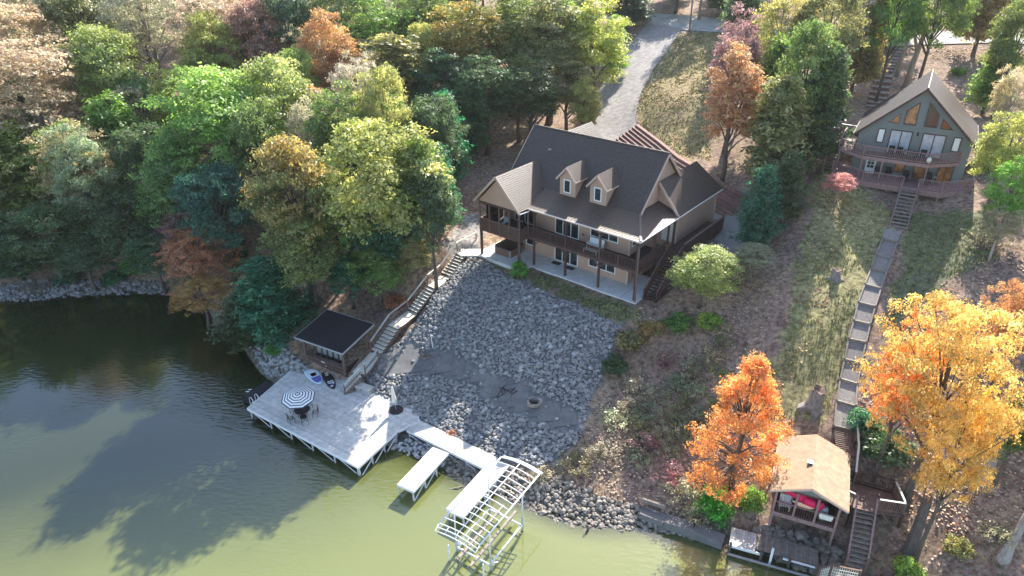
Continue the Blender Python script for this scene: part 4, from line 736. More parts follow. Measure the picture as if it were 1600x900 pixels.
# swim platform with ladder
SP = thing('swim_platform', 'low dark floating swim platform at the left corner of the dock', 'swim platform', (0,0,0))
sp = [U1(378,622,.45), U1(413,596,.45), U1(431,608,.45), U1(398,633,.45)]; mb = MB(); mb.prism([(p[0],p[1]) for p in sp], .15, .42); mb.build('float', 'black', SP)
spa = (sp[1]-sp[0]); spl = np.hypot(*spa[:2]); spa /= spl; spn = np.array([-spa[1], spa[0], 0]); spn = spn if (sp[3]-sp[0])@spn > 0 else -spn; wsp = (sp[3]-sp[0])@spn
for i in range(9):
    c = sp[0]+spa*(spl/2+.15)+spn*(wsp*(i+.5)/9); P('board', SP, 'charcoal', (c[0], c[1], .44), (spl-.1, wsp/9-.02, .04), math.atan2(spa[1], spa[0]))
LA = thing('dock_ladder', 'chrome swim ladder with two looped handrails at the dock corner', 'ladder', (0,0,0)); lc = U1(393,631); ld = ay
for s in (0, .55):
    b_ = lc+ld*0+np.array([ax[0]*0+ay[0]*s*1.0, ay[1]*s, 0]); o_ = -ax*.35; tb_('handrail', [b_+ax*.3+[0,0,0], b_+ax*.3+[0,0,.55], b_+ax*.1+[0,0,.72], b_-ax*.15+[0,0,.55], b_-ax*.2+[0,0,-.9]], .03, 'whitemetal', LA)
for k in range(3): a_ = lc-ax*.2; tb_('rung', [a_+[0,0,-.3*k+.3-.4], a_+ay*.55+[0,0,-.3*k+.3-.4]], .025, 'whitemetal', LA)
for j, (x, y) in enumerate(((387,613),(391,610))):
    q = U1(x, y, .44); o = thing('dock_cleat', ['nearer','farther'][j]+' white cleat on the dark swim platform', 'cleat', q, 0, 'cleats on the swim platform'); BX('horn', o, 'white', -.16, .16, -.03, .03, .08, .12); BX('foot', o, 'white', -.07, -.03, -.03, .03, .02, .08); BX('foot', o, 'white', .03, .07, -.03, .03, .02, .08)
# umbrella, table and chairs
uc = U1(474,651)
UM = thing('patio_umbrella', 'open patio umbrella with black and white rings on the dock', 'umbrella', uc, .2)
BX('base', UM, 'black', -.25, .25, -.25, .25, 0, .06); mb = MB(); mb.tube([(0,0,.05),(-.1,.05,2.3)], .025, 6); mb.build('pole', 'black', UM)
R8 = 1.38; cx, cy, cz = -.1, .05, 2.35; rings = 12; rib8 = [(math.cos(math.pi/4*k+.3), math.sin(math.pi/4*k+.3)) for k in range(8)]; tilt = Matrix.Rotation(.12, 3, 'X')
def can(r, k): v = tilt @ Vector((rib8[k % 8][0]*r, rib8[k % 8][1]*r, -.42*(r/R8)**1.25)); return (cx+v.x, cy+v.y, cz+v.z)
for i in range(rings):
    rs = lambda j: R8*((j//2)*2+(1.25 if j % 2 else 0))/rings
    r0, r1 = rs(i), rs(i+1); V = []; Fc = []
    for k in range(8): V += [can(r0,k), can(r1,k)]
    for k in range(8): q = (k+1) % 8; Fc.append((2*k, 2*k+1, 2*q+1, 2*q))
    meshobj('canopy_ring', V, Fc, 'blue' if i % 2 else 'white', UM)
for k in range(8):
    v = can(.7,k); BAR('rib', UM, 'black', (-.085,.045,1.75), (v[0],v[1],v[2]-.02), .02, .02)
mb = MB(); mb.tube([(cx,cy,cz),(cx,cy,cz+.12)], [.04,.02], 6); mb.build('finial', 'black', UM)
o = thing('patio_table', 'round dark mesh table under the striped umbrella on the dock', 'table', uc+[0,0,.0], 0)
mb = MB(); mb.tube([(0,0,.70),(0,0,.73)], .62, 20); mb.build('tabletop', 'charcoal', o, False)
for k in range(4): a_ = k*math.pi/2+.4; BAR('leg', o, 'black', (.15*math.cos(a_),.15*math.sin(a_),.70), (.42*math.cos(a_),.42*math.sin(a_),0), .03, .03)
for k in range(5):
    a_ = k*2*math.pi/5+.1; c = uc+np.array([math.cos(a_)*1.02, math.sin(a_)*1.02, 0]); o = thing('patio_chair', ['wire chair at the right side','wire chair at the far side','wire chair at the left side','wire chair at the near left side','wire chair at the near right side'][k]+' of the umbrella table on the dock', 'chair', c, a_-math.pi/2, 'wire chairs round the dock table')
    for i in range(5): BX('seat_wire', o, 'black', -.23+i*.11, -.21+i*.11, -.22, .22, .41, .43); BX('back_wire', o, 'black', -.23+i*.11, -.21+i*.11, .22, .24, .43, .88)
    BX('back_frame', o, 'black', -.25, .25, .215, .245, .86, .9); BX('seat_frame', o, 'black', -.25, .25, -.24, -.215, .4, .43)
    for x in (-.23, .23):
        for y in (-.21, .21): BX('leg', o, 'black', x-.015, x+.015, y-.015, y+.015, 0, .41)
# two paddle boards lying on the dock
def sup(label, a, b, wd, base, pads):
    a = np.array(a); b = np.array(b); d = b-a; L = np.hypot(*d[:2]); o = thing('paddle_board', label, 'paddle board', tuple((a+b)/2+[0,0,.03]), math.atan2(d[1], d[0]), 'paddle boards on the dock'); n = 22; V = []; prof = []
    for i in range(n+1):
        t = i/n*2-1; prof.append((t*L/2, wd/2*max(0, 1-abs(t)**2.6)**.6*(1-.12*t)))
    top = [(x, y) for x, y in prof]+[(x, -y) for x, y in prof[::-1][1:-1]]; mb = MB(); q = len(top)
    mb.add([(x*.985, y*.85, 0) for x, y in top]+[(x, y, .06) for x, y in top]+[(x*.97, y*.86, .12) for x, y in top], [tuple(range(q))[::-1], tuple(range(2*q, 3*q))]+[(i,(i+1) % q,q+(i+1) % q,q+i) for i in range(q)]+[(q+i,q+(i+1) % q,2*q+(i+1) % q,2*q+i) for i in range(q)])
    mb.build('hull', base, o, False)
    for nm, m, pgn in pads:
        m2 = MB(); m2.prism([(x*L/2, y*wd/2) for x, y in pgn], .121, .135); m2.build(nm, m, o)
    return o
rr = lambda x0, x1, y: [(x0,-y),(x1,-y),(x1,y),(x0,y)]
P1a, P1b = U1(479,573), U1(501,601)
sup('white paddle board with pale blue deck and violet print, left of the black one', P1a, P1b, 1.15, 'skyboard', [('deck_pad','white',[(-.45,-.62),(.25,-.62),(.25,.62),(-.45,.62)]), ('seat_pad','galv',[(-.1,-.42),(.2,-.42),(.2,.42),(-.1,.42)]), ('tail_print','purple',[(.3,-.68),(.62,-.6),(.85,-.35),(.85,.35),(.62,.6),(.3,.68)]), ('carry_strap','black',[(-.72,-.62),(-.66,-.62),(-.66,-.3),(-.72,-.3)]), ('carry_strap','black',[(-.78,.3),(-.7,.3),(-.7,.6),(-.78,.6)])])
sup('black paddle board with white stencilled marks beside the pavilion steps', U1(507,580), U1(522,609), .85, 'black', [('print_mark','white',[(-.62,-.35),(-.52,-.12),(-.62,-.02),(-.66,-.2)]),('print_mark','white',[(-.42,-.35),(-.5,-.1),(-.4,.0),(-.36,-.2)]),('print_mark','white',[(-.62,.35),(-.52,.12),(-.62,.02),(-.66,.2)]),('print_mark','white',[(-.42,.35),(-.5,.1),(-.4,.0),(-.36,.2)]),
    ('print_band','white',rr(.22,.30,.6)), ('print_band','white',[(.34,-.6),(.42,-.6),(.5,.2),(.42,.2)]), ('print_band','white',[(.36,.25),(.55,.25),(.55,.6),(.36,.6)]), ('tail_pad','purple',rr(.6,.66,.5)), ('tail_pad','white',[(.7,-.4),(.8,-.3),(.8,.1),(.7,.2)])])
# storage box, closed umbrella
o = thing('deck_box', 'grey plastic deck storage box beside the foot of the stairs', 'storage box', U1(570,612), math.atan2(ax[1], ax[0])+.05); BX('bin', o, 'galv', -.68, .68, -.36, .36, 0, .5); mb = MB(); mb.prismu([(-.4,.5),(.4,.5),(.38,.58),(-.38,.58)], -.72, .72); mb.build('lid', 'rail', o); BX('latch', o, 'black', -.06, .06, -.43, -.40, .42, .52)
q = U1(619,641); o = thing('patio_umbrella', 'closed cream umbrella standing in a dark octagonal base on the dock', 'umbrella', q)
mb = MB(); mb.prism([(.62*math.cos(k*math.pi/4+.39), .62*math.sin(k*math.pi/4+.39)) for k in range(8)], 0, .1); mb.build('base', 'charcoal', o); mb = MB(); mb.tube([(0,0,.1),(-.15,0,2.5)], .03, 6); mb.build('pole', 'galv', o)
mb = MB(); mb.tube([(-.05,0,.85),(-.07,0,1.1),(-.1,0,1.7),(-.14,0,2.35),(-.15,0,2.5)], [.17,.2,.14,.09,.03], 9); mb.build('canopy', 'cream', o, True); mb = MB(); mb.tube([(-.15,0,2.5),(-.16,0,2.62)], [.05,.02], 6); mb.build('finial', 'leafgreen' if 'leafgreen' in MT else 'black', o)
# the long stair from the dock to the patio
SR = thing('hillside_stair', 'long pale wooden stair with landings and a handrail from dock to patio', 'stairs', (0,0,0))
nodes = [U1(536,610,1.0), U1(561,583,2.25), U1(588,551,2.3), U1(618,508,3.85), U1(645,487,3.9), U1(677,446,5.55), U1(697,430,5.6), U1(722,396,7.0)]
SWD = 1.2
for k in range(0, 7):
    a, b = nodes[k], nodes[k+1]; d = b-a; L = np.hypot(*d[:2]); h = d[2]; u_ = np.array([d[0]/L, d[1]/L, 0]); nr = np.array([u_[1], -u_[0], 0]); an = math.atan2(u_[1], u_[0])
    if h > .5:
        n = int(round(h/.185))
        for i in range(n):
            f = (i+.5)/n; c = a+d*f; P('tread', SR, 'stairboard', (c[0], c[1], a[2]+h*(i+1)/n-.02), (L/n+.04, SWD, .045), an); P('riser', SR, 'brownlight', (c[0]-u_[0]*(L/n/2-.02), c[1]-u_[1]*(L/n/2-.02), a[2]+h*(i+.5)/n-.03), (.025, SWD-.04, h/n-.03), an)
    else:
        n = max(3, int(L/.16))
        for i in range(n): c = a+d*((i+.5)/n); P('landing_board', SR, 'stairboard', (c[0], c[1], a[2]-.02+.0*i), (L/n-.012, SWD+.1, .045), an)
    for s in (-1, 1):
        p = a+nr*s*(SWD/2+.03); q = b+nr*s*(SWD/2+.03); BAR('stringer', SR, 'brownlight', (p[0],p[1],p[2]-.16), (q[0],q[1],q[2]-.16), .05, .28)
    zg = ground_z(a[0], a[1])
    for s in (-1, 1): p = a+nr*s*(SWD/2); BX('support_post', SR, 'brown', p[0]-.06, p[0]+.06, p[1]-.06, p[1]+.06, min(a[2]-.5, float(zg))-.3, a[2]-.05)
    if k == 0: sides = [1]
    elif k == 1: sides = [1]
    else: sides = [-1]
    for s in sides:
        if k == 1: b2 = a+d*.75
        else: b2 = b
        p = a+nr*s*(SWD/2+.03); q = b2+nr*s*(SWD/2+.03); BAR('handrail', SR, 'rail', (p[0],p[1],p[2]+.98), (q[0],q[1],q[2]+.98), .15, .06)
        if k < 2 or h <= .5: BAR('mid_rail', SR, 'brownlight', (p[0],p[1],p[2]+.5), (q[0],q[1],q[2]+.5), .04, .09)
        BX('rail_post', SR, 'brownlight', p[0]-.05, p[0]+.05, p[1]-.05, p[1]+.05, p[2]-.2, p[2]+.97); 
        if k in (1, 6): BX('rail_post', SR, 'brownlight', q[0]-.05, q[0]+.05, q[1]-.05, q[1]+.05, q[2]-.2, q[2]+.97)
t0 = nodes[7]; t1 = U1(757,396,7.0); P('top_landing', SR, 'concrete', tuple((t0+t1)/2+[0,.3,-.08]), (2.6,1.5,.16), math.atan2((t1-t0)[1], (t1-t0)[0]))
rA = t0+np.array([-.5,.6,0]); rB = U1(744,379,7.0)+np.array([0,.3,0]); BAR('handrail', SR, 'rail', (rA[0],rA[1],7.98), (rB[0],rB[1],7.98), .15, .06); BX('rail_post', SR, 'brownlight', rB[0]-.05, rB[0]+.05, rB[1]-.05, rB[1]+.05, 6.8, 7.95); BAR('handrail', SR, 'rail', tuple(nodes[7]+np.array([-.45,.35,.98])), (rA[0],rA[1],7.98), .15, .06)
# things on the bank
def on_ground(px, py): p = hit(px, py); return np.array([p[0], p[1], float(ground_z(p[0], p[1]))])
q = on_ground(835,632)+[0,0,.08]; FR = thing('fire_pit', 'round fire pit with a pale stone rim on the grey path', 'fire pit', q)
for k in range(14): a_ = k*2*math.pi/14; P('rim_stone', FR, 'rockwarm', (.52*math.cos(a_), .52*math.sin(a_), .1), (.24,.2,.2), a_+math.pi/2)
mb = MB(); mb.tube([(0,0,.0),(0,0,.05)], .42, 14); mb.build('ash_bed', 'charcoal', FR)
for k in range(4): BAR('charred_log', FR, 'black', (.3*math.cos(k*1.6),.3*math.sin(k*1.6),.07), (-.25*math.cos(k*1.6+.4),-.25*math.sin(k*1.6+.4),.14), .07, .07)
q = on_ground(677,546); o = thing('water_standpipe', 'thin white standpipe rising from a stone patch on the bank', 'pipe', q); mb = MB(); mb.tube([(0,0,-.1),(-.12,0,1.5)], .04, 7); mb.build('pipe', 'whitemetal', o); mb = MB(); mb.tube([(-.12,0,1.45),(-.13,0,1.58)], .06, 7); mb.build('cap', 'white', o)
def sticks(name, label, cat, q, n, L, m='twig', spread=.6):
    o = thing(name, label, cat, q); 
    for k in range(n):
        a_ = random.uniform(0,6.3); c = (random.uniform(-spread,spread), random.uniform(-spread,spread)); l = L*random.uniform(.5,1); mb = MB(); mb.tube([(c[0]-l/2*math.cos(a_),c[1]-l/2*math.sin(a_),.05),(c[0],c[1],.12+.1*random.random()),(c[0]+l/2*math.cos(a_+.3),c[1]+l/2*math.sin(a_+.3),.06)], [.035,.045,.015], 5); mb.build('stick', m, o)
sticks('brush_pile', 'small pile of dead sticks below the white standpipe', 'brush pile', on_ground(668,556), 14, 1.2)
sticks('charred_branches', 'black charred branches lying on the grey path left of the fire pit', 'branches', on_ground(793,612)+[0,0,.08], 9, 1.3, 'black', .7)
sticks('driftwood', 'pale driftwood sticks at the waterline under the dock walkway', 'driftwood', on_ground(728,748), 7, 1.6, 'timbergrey', 1.0)
q = un(921,829,0); o = thing('mooring_stake', 'short dark stake leaning out of the shallow water', 'stake', q); mb = MB(); mb.tube([(0,0,-1),(-.12,.05,.15),(-.2,.08,.5)], [.09,.09,.06], 7); mb.build('stake', 'bark', o)
# ------------------------------------------------------------------ boardwalk of timber-edged trays running down the slope
BW = thing('hillside_walk', 'long walk of gravel filled timber trays stepping down from the cabin to the boathouse', 'walkway', (0,0,0))
rungs = [((345,90),(402,106)),((321,152),(381,168)),((301,206),(361,224)),((276,269),(338,289)),((250,339),(316,358)),((233,409),(297,424)),((214,481),(281,495)),((197,560),(262,575)),((181,636),(248,656)),((166,723),(238,743)),((155,821),(222,836))]
RG = [(hit(1240+a[0]/2.5, 340+a[1]/2.5), hit(1240+b[0]/2.5, 340+b[1]/2.5)) for a, b in rungs]
mats_ = ['gravel','gravel','concrete','gravel','gravel','gravel','concrete','gravel','gravel','gravel','gravel']
top_ = (hit(1240+353/2.5, 340+45/2.5), hit(1240+420/2.5, 340+60/2.5)); RG = [top_]+RG
for i in range(len(RG)-1):
    (a, b), (c, d) = RG[i], RG[i+1]; zt = max(float(ground_z(q[0], q[1])) for q in (a, b))*.35+max(float(ground_z(q[0], q[1])) for q in (c, d))*.65+.12
    sh = lambda p, q, t: p+(q-p)*t
    za = lambda q: float(ground_z(q[0], q[1]))+.24
    zs = [max(za(a),za(b)), max(za(a),za(b)), max(za(c),za(d))-.02, max(za(c),za(d))-.02]; zs[0] = zs[1] = zs[0]-.10
    pg = [a, b, d, c]; mb = MB(); mb.add([(p[0],p[1],z-.6) for p, z in zip(pg, zs)]+[(p[0],p[1],z-.05) for p, z in zip(pg, zs)], [(4,5,6,7),(0,1,5,4),(1,2,6,5),(2,3,7,6),(3,0,4,7)]); mb.build('tray_fill', 'traygravel', BW)
    if i == 0: continue
    BAR('side_timber', BW, 'timbergrey', (a[0],a[1],zs[0]), (c[0],c[1],zs[3]), .11, .18); BAR('side_timber', BW, 'timbergrey', (b[0],b[1],zs[1]), (d[0],d[1],zs[2]), .11, .18)
    BAR('cross_timber', BW, 'timbergrey', (a[0],a[1],zs[0]+.02), (b[0],b[1],zs[1]+.02), .14, .2)
(a, b) = RG[-1]; BAR('cross_timber', BW, 'timbergrey', (a[0],a[1],float(ground_z(a[0],a[1]))+.15), (b[0],b[1],float(ground_z(b[0],b[1]))+.15), .14, .2)
# wooden ramp, handrail and short flight to the landing
LD2 = thing('landing_deck', 'dark brown landing deck with railings and stairs beside the boathouse', 'deck', (0,0,0))
ra, rb = RG[-1]; rz = float(ground_z(ra[0], ra[1]))+.15; e1 = np.array([22.0,35.25,4.3]); e2 = np.array([23.1,34.9,4.3])
for i in range(14):
    f = (i+.5)/14; p = ra+(e1-ra)*f; q = rb+(e2-rb)*f; z = rz+(4.3-rz)*f; BAR('ramp_board', LD2, 'brownlight', (p[0],p[1],z), (q[0],q[1],z), .125, .05)
for i in range(6):
    f = (i+.5)/6; p = e1+(np.array([21.5,33.6,3.3])-e1)*f; q = e2+(np.array([22.5,33.35,3.3])-e2)*f; z = 4.3-(i+1)/6*1.0; BAR('tread', LD2, 'timbergrey', (p[0],p[1],z), (q[0],q[1],z), .27, .05)
h0 = hit(1334,662)+[0,0,.95]; h1 = np.array([23.2,34.95,5.25]); h2 = np.array([22.6,33.5,4.25])
for a, b in ((h0,h1),(h1,h2)): BAR('handrail', LD2, 'rail', a, b, .12, .06)
for p in (h0,h1,h2): BX('rail_post', LD2, 'brownlight', p[0]-.05, p[0]+.05, p[1]-.05, p[1]+.05, p[2]-1.3, p[2]-.03)
ldp = [(21.2,33.5),(22.5,33.75),(24.85,32.7),(24.55,30.75),(22.95,31.1),(21.75,31.55),(21.0,32.2)]
dxa = np.array([.93,-.36,0]); dya = np.array([.36,.93,0]); boards(LD2, [((np.array([x,y,0]))@dxa, (np.array([x,y,0]))@dya) for x, y in ldp], np.zeros(3), dxa, dya, 3.3, .17, 'brownlight')
def rl(a, b, m='brown', tm='brown'): railing(LD2, (*a,3.3), (*b,3.3), .95, m, sp=.13, bal=.04, topm=tm)
rl((22.6,33.72),(24.8,32.7)); rl((24.8,32.6),(24.5,30.8),'brownlight','rail'); rl((24.5,30.75),(23.05,31.1),'brownlight','rail'); rl((21.05,32.2),(21.7,31.6),'brownlight','rail')
for x, y in ldp: BX('support_post', LD2, 'brown', x-.08, x+.08, y-.08, y+.08, .3, 3.25)
for i in range(len(ldp)): a, b = ldp[i], ldp[(i+1) % len(ldp)]; BAR('rim_board', LD2, 'brown', (*a,3.13), (*b,3.13), .05, .24)
BAR('brace', LD2, 'brownlight', (24.4,30.85,1.9), (23.4,31.0,3.1), .08, .1)
LS = thing('shore_stair', 'dark open stair going down from the landing deck to the lower dock', 'stairs', (0,0,0))
s0, s1 = np.array([21.83,31.5,3.3]), np.array([22.9,31.12,3.3]); s2, s3 = np.array([20.6,28.9,1.05]), np.array([21.65,28.5,1.05])
for i in range(12):
    f = (i+.7)/12; p = s0+(s2-s0)*f; q = s1+(s3-s1)*f; BAR('tread', LS, 'timbergrey', (p[0],p[1],p[2]-.05), (q[0],q[1],p[2]-.05), .26, .05)
for a, b in ((s0,s2),(s1,s3)): BAR('stringer', LS, 'brown', a-[0,0,.15], b-[0,0,.15], .07, .26); BAR('handrail', LS, 'mauve', a+[0,0,.95], b+[0,0,.95], .1, .07); BX('rail_post', LS, 'brownlight', b[0]-.06, b[0]+.06, b[1]-.06, b[1]+.06, b[2]-.6, b[2]+.95); m = (a+b)/2; BX('rail_post', LS, 'brownlight', m[0]-.05, m[0]+.05, m[1]-.05, m[1]+.05, m[2]-.2, m[2]+.93)
# the boathouse hut
BHa = math.radians(-24.5); BO = np.array([16.95,32.15,2.3]); BH = thing('boathouse', 'small brown boathouse on posts with tan gable roof and open railed front', 'boathouse', BO, BHa); bw, bd = 3.75, 4.6
BX('floor', BH, 'brown', 0, bw, 0, bd, -.08, 0); BX('rim_board', BH, 'mauve', -.03, bw+.03, -.06, -.002, -.32, .0); BX('rim_board', BH, 'mauve', bw, bw+.05, 0, bd, -.32, 0); BX('rim_board', BH, 'mauve', -.05, 0, 0, bd, -.32, 0)
for x in (.0, bw/3, bw*2/3, bw): BX('post', BH, 'mauve', x-.07, x+.07, -.07, .07, (-2.2 if x in (0., bw) else -.3), 2.2)
for x in (0, bw): BX('post', BH, 'mauve', x-.07, x+.07, bd-.1, bd+.05, -2.2, 2.2)
BX('side_wall', BH, 'brown', bw-.04, bw+.02, 1.9, bd, 0, 2.2); BX('side_wall', BH, 'brown', -.02, .04, 1.9, bd, 0, 2.2); BX('back_wall', BH, 'brown', 0.05, bw-.05, bd-.06, bd-.01, 0, 2.2)
m_ = MB(); m_.prismv([(-.1,2.2),(bw+.1,2.2),(bw/2,2.98)], -.1, -.03); m_.build('gable_wall', 'greyblue', BH); BX('header', BH, 'brown', -.05, bw+.05, -.09, .05, 2.05, 2.2)
for s, n in ((-.42,'l'),(bw+.42,'r')): roof('roof', BH, 'shingle_tan', [(s,-.45,2.07),(s,bd+.45,2.07),(bw/2,bd+.45,3.08 if s < 0 else 3.085),(bw/2,-.45,3.08 if s < 0 else 3.085)])
for s in (-.42, bw+.42): BAR('rake_board', BH, 'sidingdark', (s,-.47,2.0), (bw/2,-.47,3.0), .05, .13); BAR('drip_edge', BH, 'white', (s,-.45,2.02), (s,bd+.45,2.02), .04, .1)
P('roof_vent', BH, 'white', (bw/2-.25,2.0,3.08), (.34,.34,.14)); P('vent_opening', BH, 'charcoal', (bw/2-.25,1.82,3.07), (.24,.02,.08))
for i in range(3): railing(BH, (bw/3*i+.07,-.02,0), (bw/3*(i+1)-.07,-.02,0), .92, 'brown', sp=.13, bal=.04, posts=False, topm='mauve')
railing(BH, (bw,.1,0), (bw,1.9,0), .92, 'brown', sp=.13, bal=.04, posts=False); railing(BH, (0,.1,0), (0,1.9,0), .92, 'brown', sp=.13, bal=.04, posts=False)
BU = np.array([math.cos(BHa), math.sin(BHa), 0]); BVv = np.array([-BU[1], BU[0], 0])
def at_bh(name, label, cat, u, v, z, rz=0, group=None): return thing(name, label, cat, BO+BU*u+BVv*v+[0,0,z], BHa+rz, group)
for k, (u, v, r, ln, z, rw) in enumerate(((.95,.55,-.35,1.5,1.62,0),(2.1,.45,-.2,1.35,1.3,0))):
    o = at_bh('rolled_float', ['upper left magenta rolled float tied with dark straps in the boathouse front','lower right magenta rolled float tied with dark straps in the boathouse front'][k], 'float', u, v, z-.1, r, 'magenta rolled floats in the boathouse')
    mb = MB(); mb.tube([(-ln/2-.02,0,.04),(-ln/2,0,.04),(-ln/4,0,0),(ln/4,.02,-.02),(ln/2,.02,-.06),(ln/2+.02,0,-.06)], [.2,.29,.3,.31,.29,.2], 12); mb.build('roll', 'pink', o, True)
    for x in (-ln*.28, ln*.25): mb = MB(); mb.tube([(x-.02,.0,0),(x+.02,.0,0)], .318, 12); mb.build('strap', 'charcoal', o)
    for x in (-ln*.3, ln*.3): BAR('hanger', o, 'charcoal', (x,0,.3), (x,0,2.15-z), .02, .02)
o = at_bh('deck_chair', 'white slatted deck chair behind the left rail of the boathouse', 'chair', .65, .45, 0, .1); BX('seat', o, 'white', -.35, .35, -.25, .25, .4, .46)
for i in range(5): BX('back_slat', o, 'white', -.33+i*.14, -.22+i*.14, .24, .29, .46, 1.0)
for x in (-.3, .3): BX('leg', o, 'white', x-.03, x+.03, -.22, .22, 0, .4); BX('arm', o, 'white', x-.05, x+.05, -.25, .27, .6, .64)
o = at_bh('folded_cloth', 'pale folded cloth hung over the right rail of the boathouse', 'cloth', 3.1, -.08, .55); BX('cloth', o, 'cream', -.4, .4, -.03, .1, .15, .4); BX('fringe', o, 'cream', -.36, .36, -.045, -.031, .02, .15)
o = at_bh('water_jug', 'blue plastic barrel standing in the right bay of the boathouse', 'barrel', 2.95, .6, 0); mb = MB(); mb.tube([(0,0,0),(0,0,.1),(0,0,.8),(0,0,.95),(0,0,1.0)], [.26,.3,.3,.2,.12], 12); mb.build('drum', 'purple' if False else 'galv', o, True); mb = MB(); mb.tube([(0,0,1.0),(0,0,1.06)], .12, 10); mb.build('cap', 'blue', o)
o = at_bh('cooler_box', 'grey cooler box with lid in the left bay of the boathouse', 'cooler', .7, 1.2, .0); BX('bin', o, 'galv', -.4, .4, -.22, .22, 0, .75); BX('lid', o, 'rail', -.43, .43, -.25, .25, .75, .83)
# lower docks at the water
L1 = thing('small_dock', 'small sunlit grey board dock with dark right half below the boathouse', 'dock', (0,0,0))
dx1 = np.array([.93,-.368,0]); dy1 = np.array([.368,.93,0]); o1 = np.array([13.95,30.85,.7])
for i in range(30):
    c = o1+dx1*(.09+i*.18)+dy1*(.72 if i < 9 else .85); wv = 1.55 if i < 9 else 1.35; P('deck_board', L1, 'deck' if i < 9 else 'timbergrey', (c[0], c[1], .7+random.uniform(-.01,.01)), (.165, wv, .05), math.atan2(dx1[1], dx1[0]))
for s, w_ in ((-.08,'white'),(1.5,'brown')): a = o1+dy1*s; b = a+dx1*2.0; BAR('edge_board', L1, w_, (a[0],a[1],.62), (b[0],b[1],.62), .06, .2)
for t in (0.1, 2.0, 3.7, 5.3): p = o1+dx1*t-dy1*.1; pile(L1, (p[0], p[1]), .95+.3*(t > 5), .09, 'bark', z0=-1)
p = o1+dx1*2.6-dy1*.15; pile(L1, (p[0], p[1]), 1.5, .08, 'white', name='white_pole', z0=-1)
a = o1-dy1*.45; b = a+dx1*5.2; BAR('stringer', L1, 'galv', (a[0],a[1],.25), (b[0],b[1],.25), .1, .12); a = o1+dx1*3.3-dy1*.05; b = a+dx1*1.9; BAR('edge_board', L1, 'white', (a[0],a[1],.76), (b[0],b[1],.76), .12, .07)
L2 = thing('lower_dock', 'weathered lower dock platform at the foot of the shore stair, bottom right', 'dock', (0,0,0))
o2 = np.array([18.6,26.2,.85])
for i in range(26):
    c = o2+dx1*(.1+i*.2)+dy1*1.3; P('deck_board', L2, 'timbergrey', (c[0], c[1], .85+random.uniform(-.01,.01)), (.185, 2.7, .05), math.atan2(dx1[1], dx1[0]))
for t in (.1, 2.6, 5.1): p = o2+dx1*t; pile(L2, (p[0], p[1]), 1.6, .08, 'bark', z0=-1)
ra_, rb_ = o2+dy1*1.9+dx1*.9, o2+dy1*1.0+dx1*3.8; 
q0 = un(1282,888,1.9); q1 = un(1300,883,1.9); q2 = un(1345,892,1.9)
LT = thing('lattice_gate', 'sunlit pale lattice panels with brown top rail on the lower dock, bottom edge', 'railing', (0,0,0))
for a, b in ((q0,q1),(q1,q2)):
    BAR('top_rail', LT, 'brownlight', a, b, .1, .06); d = b-a; n = max(4, int(np.hypot(*d[:2])/.12))
    for i in range(n+1): p = a+d*i/n; P('lattice_bar', LT, 'cream', (p[0], p[1], 1.42), (.03,.03,.9))
    for z in (1.1, 1.35, 1.6): BAR('lattice_rail', LT, 'cream', (a[0],a[1],z), (b[0],b[1],z), .02, .04)
for p in (q0,q1,q2): BX('post', LT, 'brownlight', p[0]-.06, p[0]+.06, p[1]-.06, p[1]+.06, .85, 1.95)
CW = thing('shore_wall', 'low cracked concrete ledge along the shore between the lift and the boathouse', 'wall', (0,0,0))
wpts = [un(1002,793,.9), un(1040,806,.9), un(1085,820,.9), un(1133,838,.9)]
for a, b in zip(wpts[:-1], wpts[1:]): d = b-a; d = d/np.hypot(*d[:2]); BAR('slab', CW, 'dirt', a-[0,0,.55], b-d*.04-[0,0,.55+random.uniform(0,.12)], .8, .75)
BAR('capping', CW, 'timbergrey', wpts[0]+[.1,.55,.2], wpts[1]+[.1,.55,.2], .15, .3)
o = thing('garden_hose', 'thin dark cable hanging from the boathouse to the lower dock', 'cable', (0,0,0)); mb = MB(); mb.tube([un(1283,835,1.9), un(1286,850,1.3), un(1290,868,.95), un(1297,882,.95)], .03, 5); mb.build('cable', 'bark', o)
# stumps, broken trunks, pole
def stump(label, q, h, r0, r1, lean=(0,0), m='stump', cat='tree stump', name='tree_stump', roots=True, seed=1):
    rr_ = random.Random(seed); o = thing(name, label, cat, q); n = 14; V = []; prof = [(-.3,1.25),(0,1.15),(.15,.85),(.5,.72),(.9,.72),(1.0,.75)]
    ph = [rr_.uniform(.82,1.18) for _ in range(n)]
    for t, k in prof:
        for i in range(n):
            a_ = i*2*math.pi/n; rad = (r0+(r1-r0)*max(t,0))*k*(ph[i] if t > .1 else (1+ (ph[i]-1)*3 if roots else ph[i])); V.append((lean[0]*max(t,0)+rad*math.cos(a_), lean[1]*max(t,0)+rad*math.sin(a_), t*h+(rr_.uniform(-.08,.1)*h if t == 1 else 0)))
    Fc = [(j*n+i, j*n+(i+1) % n, (j+1)*n+(i+1) % n, (j+1)*n+i) for j in range(len(prof)-1) for i in range(n)]; meshobj('trunk', V, Fc, m, o)
    t = V[-n:]; c = (lean[0], lean[1], h*.86); meshobj('broken_top', t+[c], [(i, (i+1) % n, n) for i in range(n)], 'brownlight', o); return o
stump('tall weathered grey stump with flared roots left of the walk, above the boathouse', hit(1270,637), 1.5, .75, .62, (.25,.15))
stump('short pale cut stump on the grass left of the upper walk', hit(1305,433), .7, .5, .45, seed=3)
def brk(label, pb, h, r0, lean, seed, m='palebark'): return stump(label, pb, h, r0, r0*.8, lean, m, 'broken trunk', 'broken_trunk', False, seed)
brk('dark leaning broken trunk with pale split top beside the landing deck', hit(1420,868), 3.4, .45, (1.0,1.4), 5, 'bark')
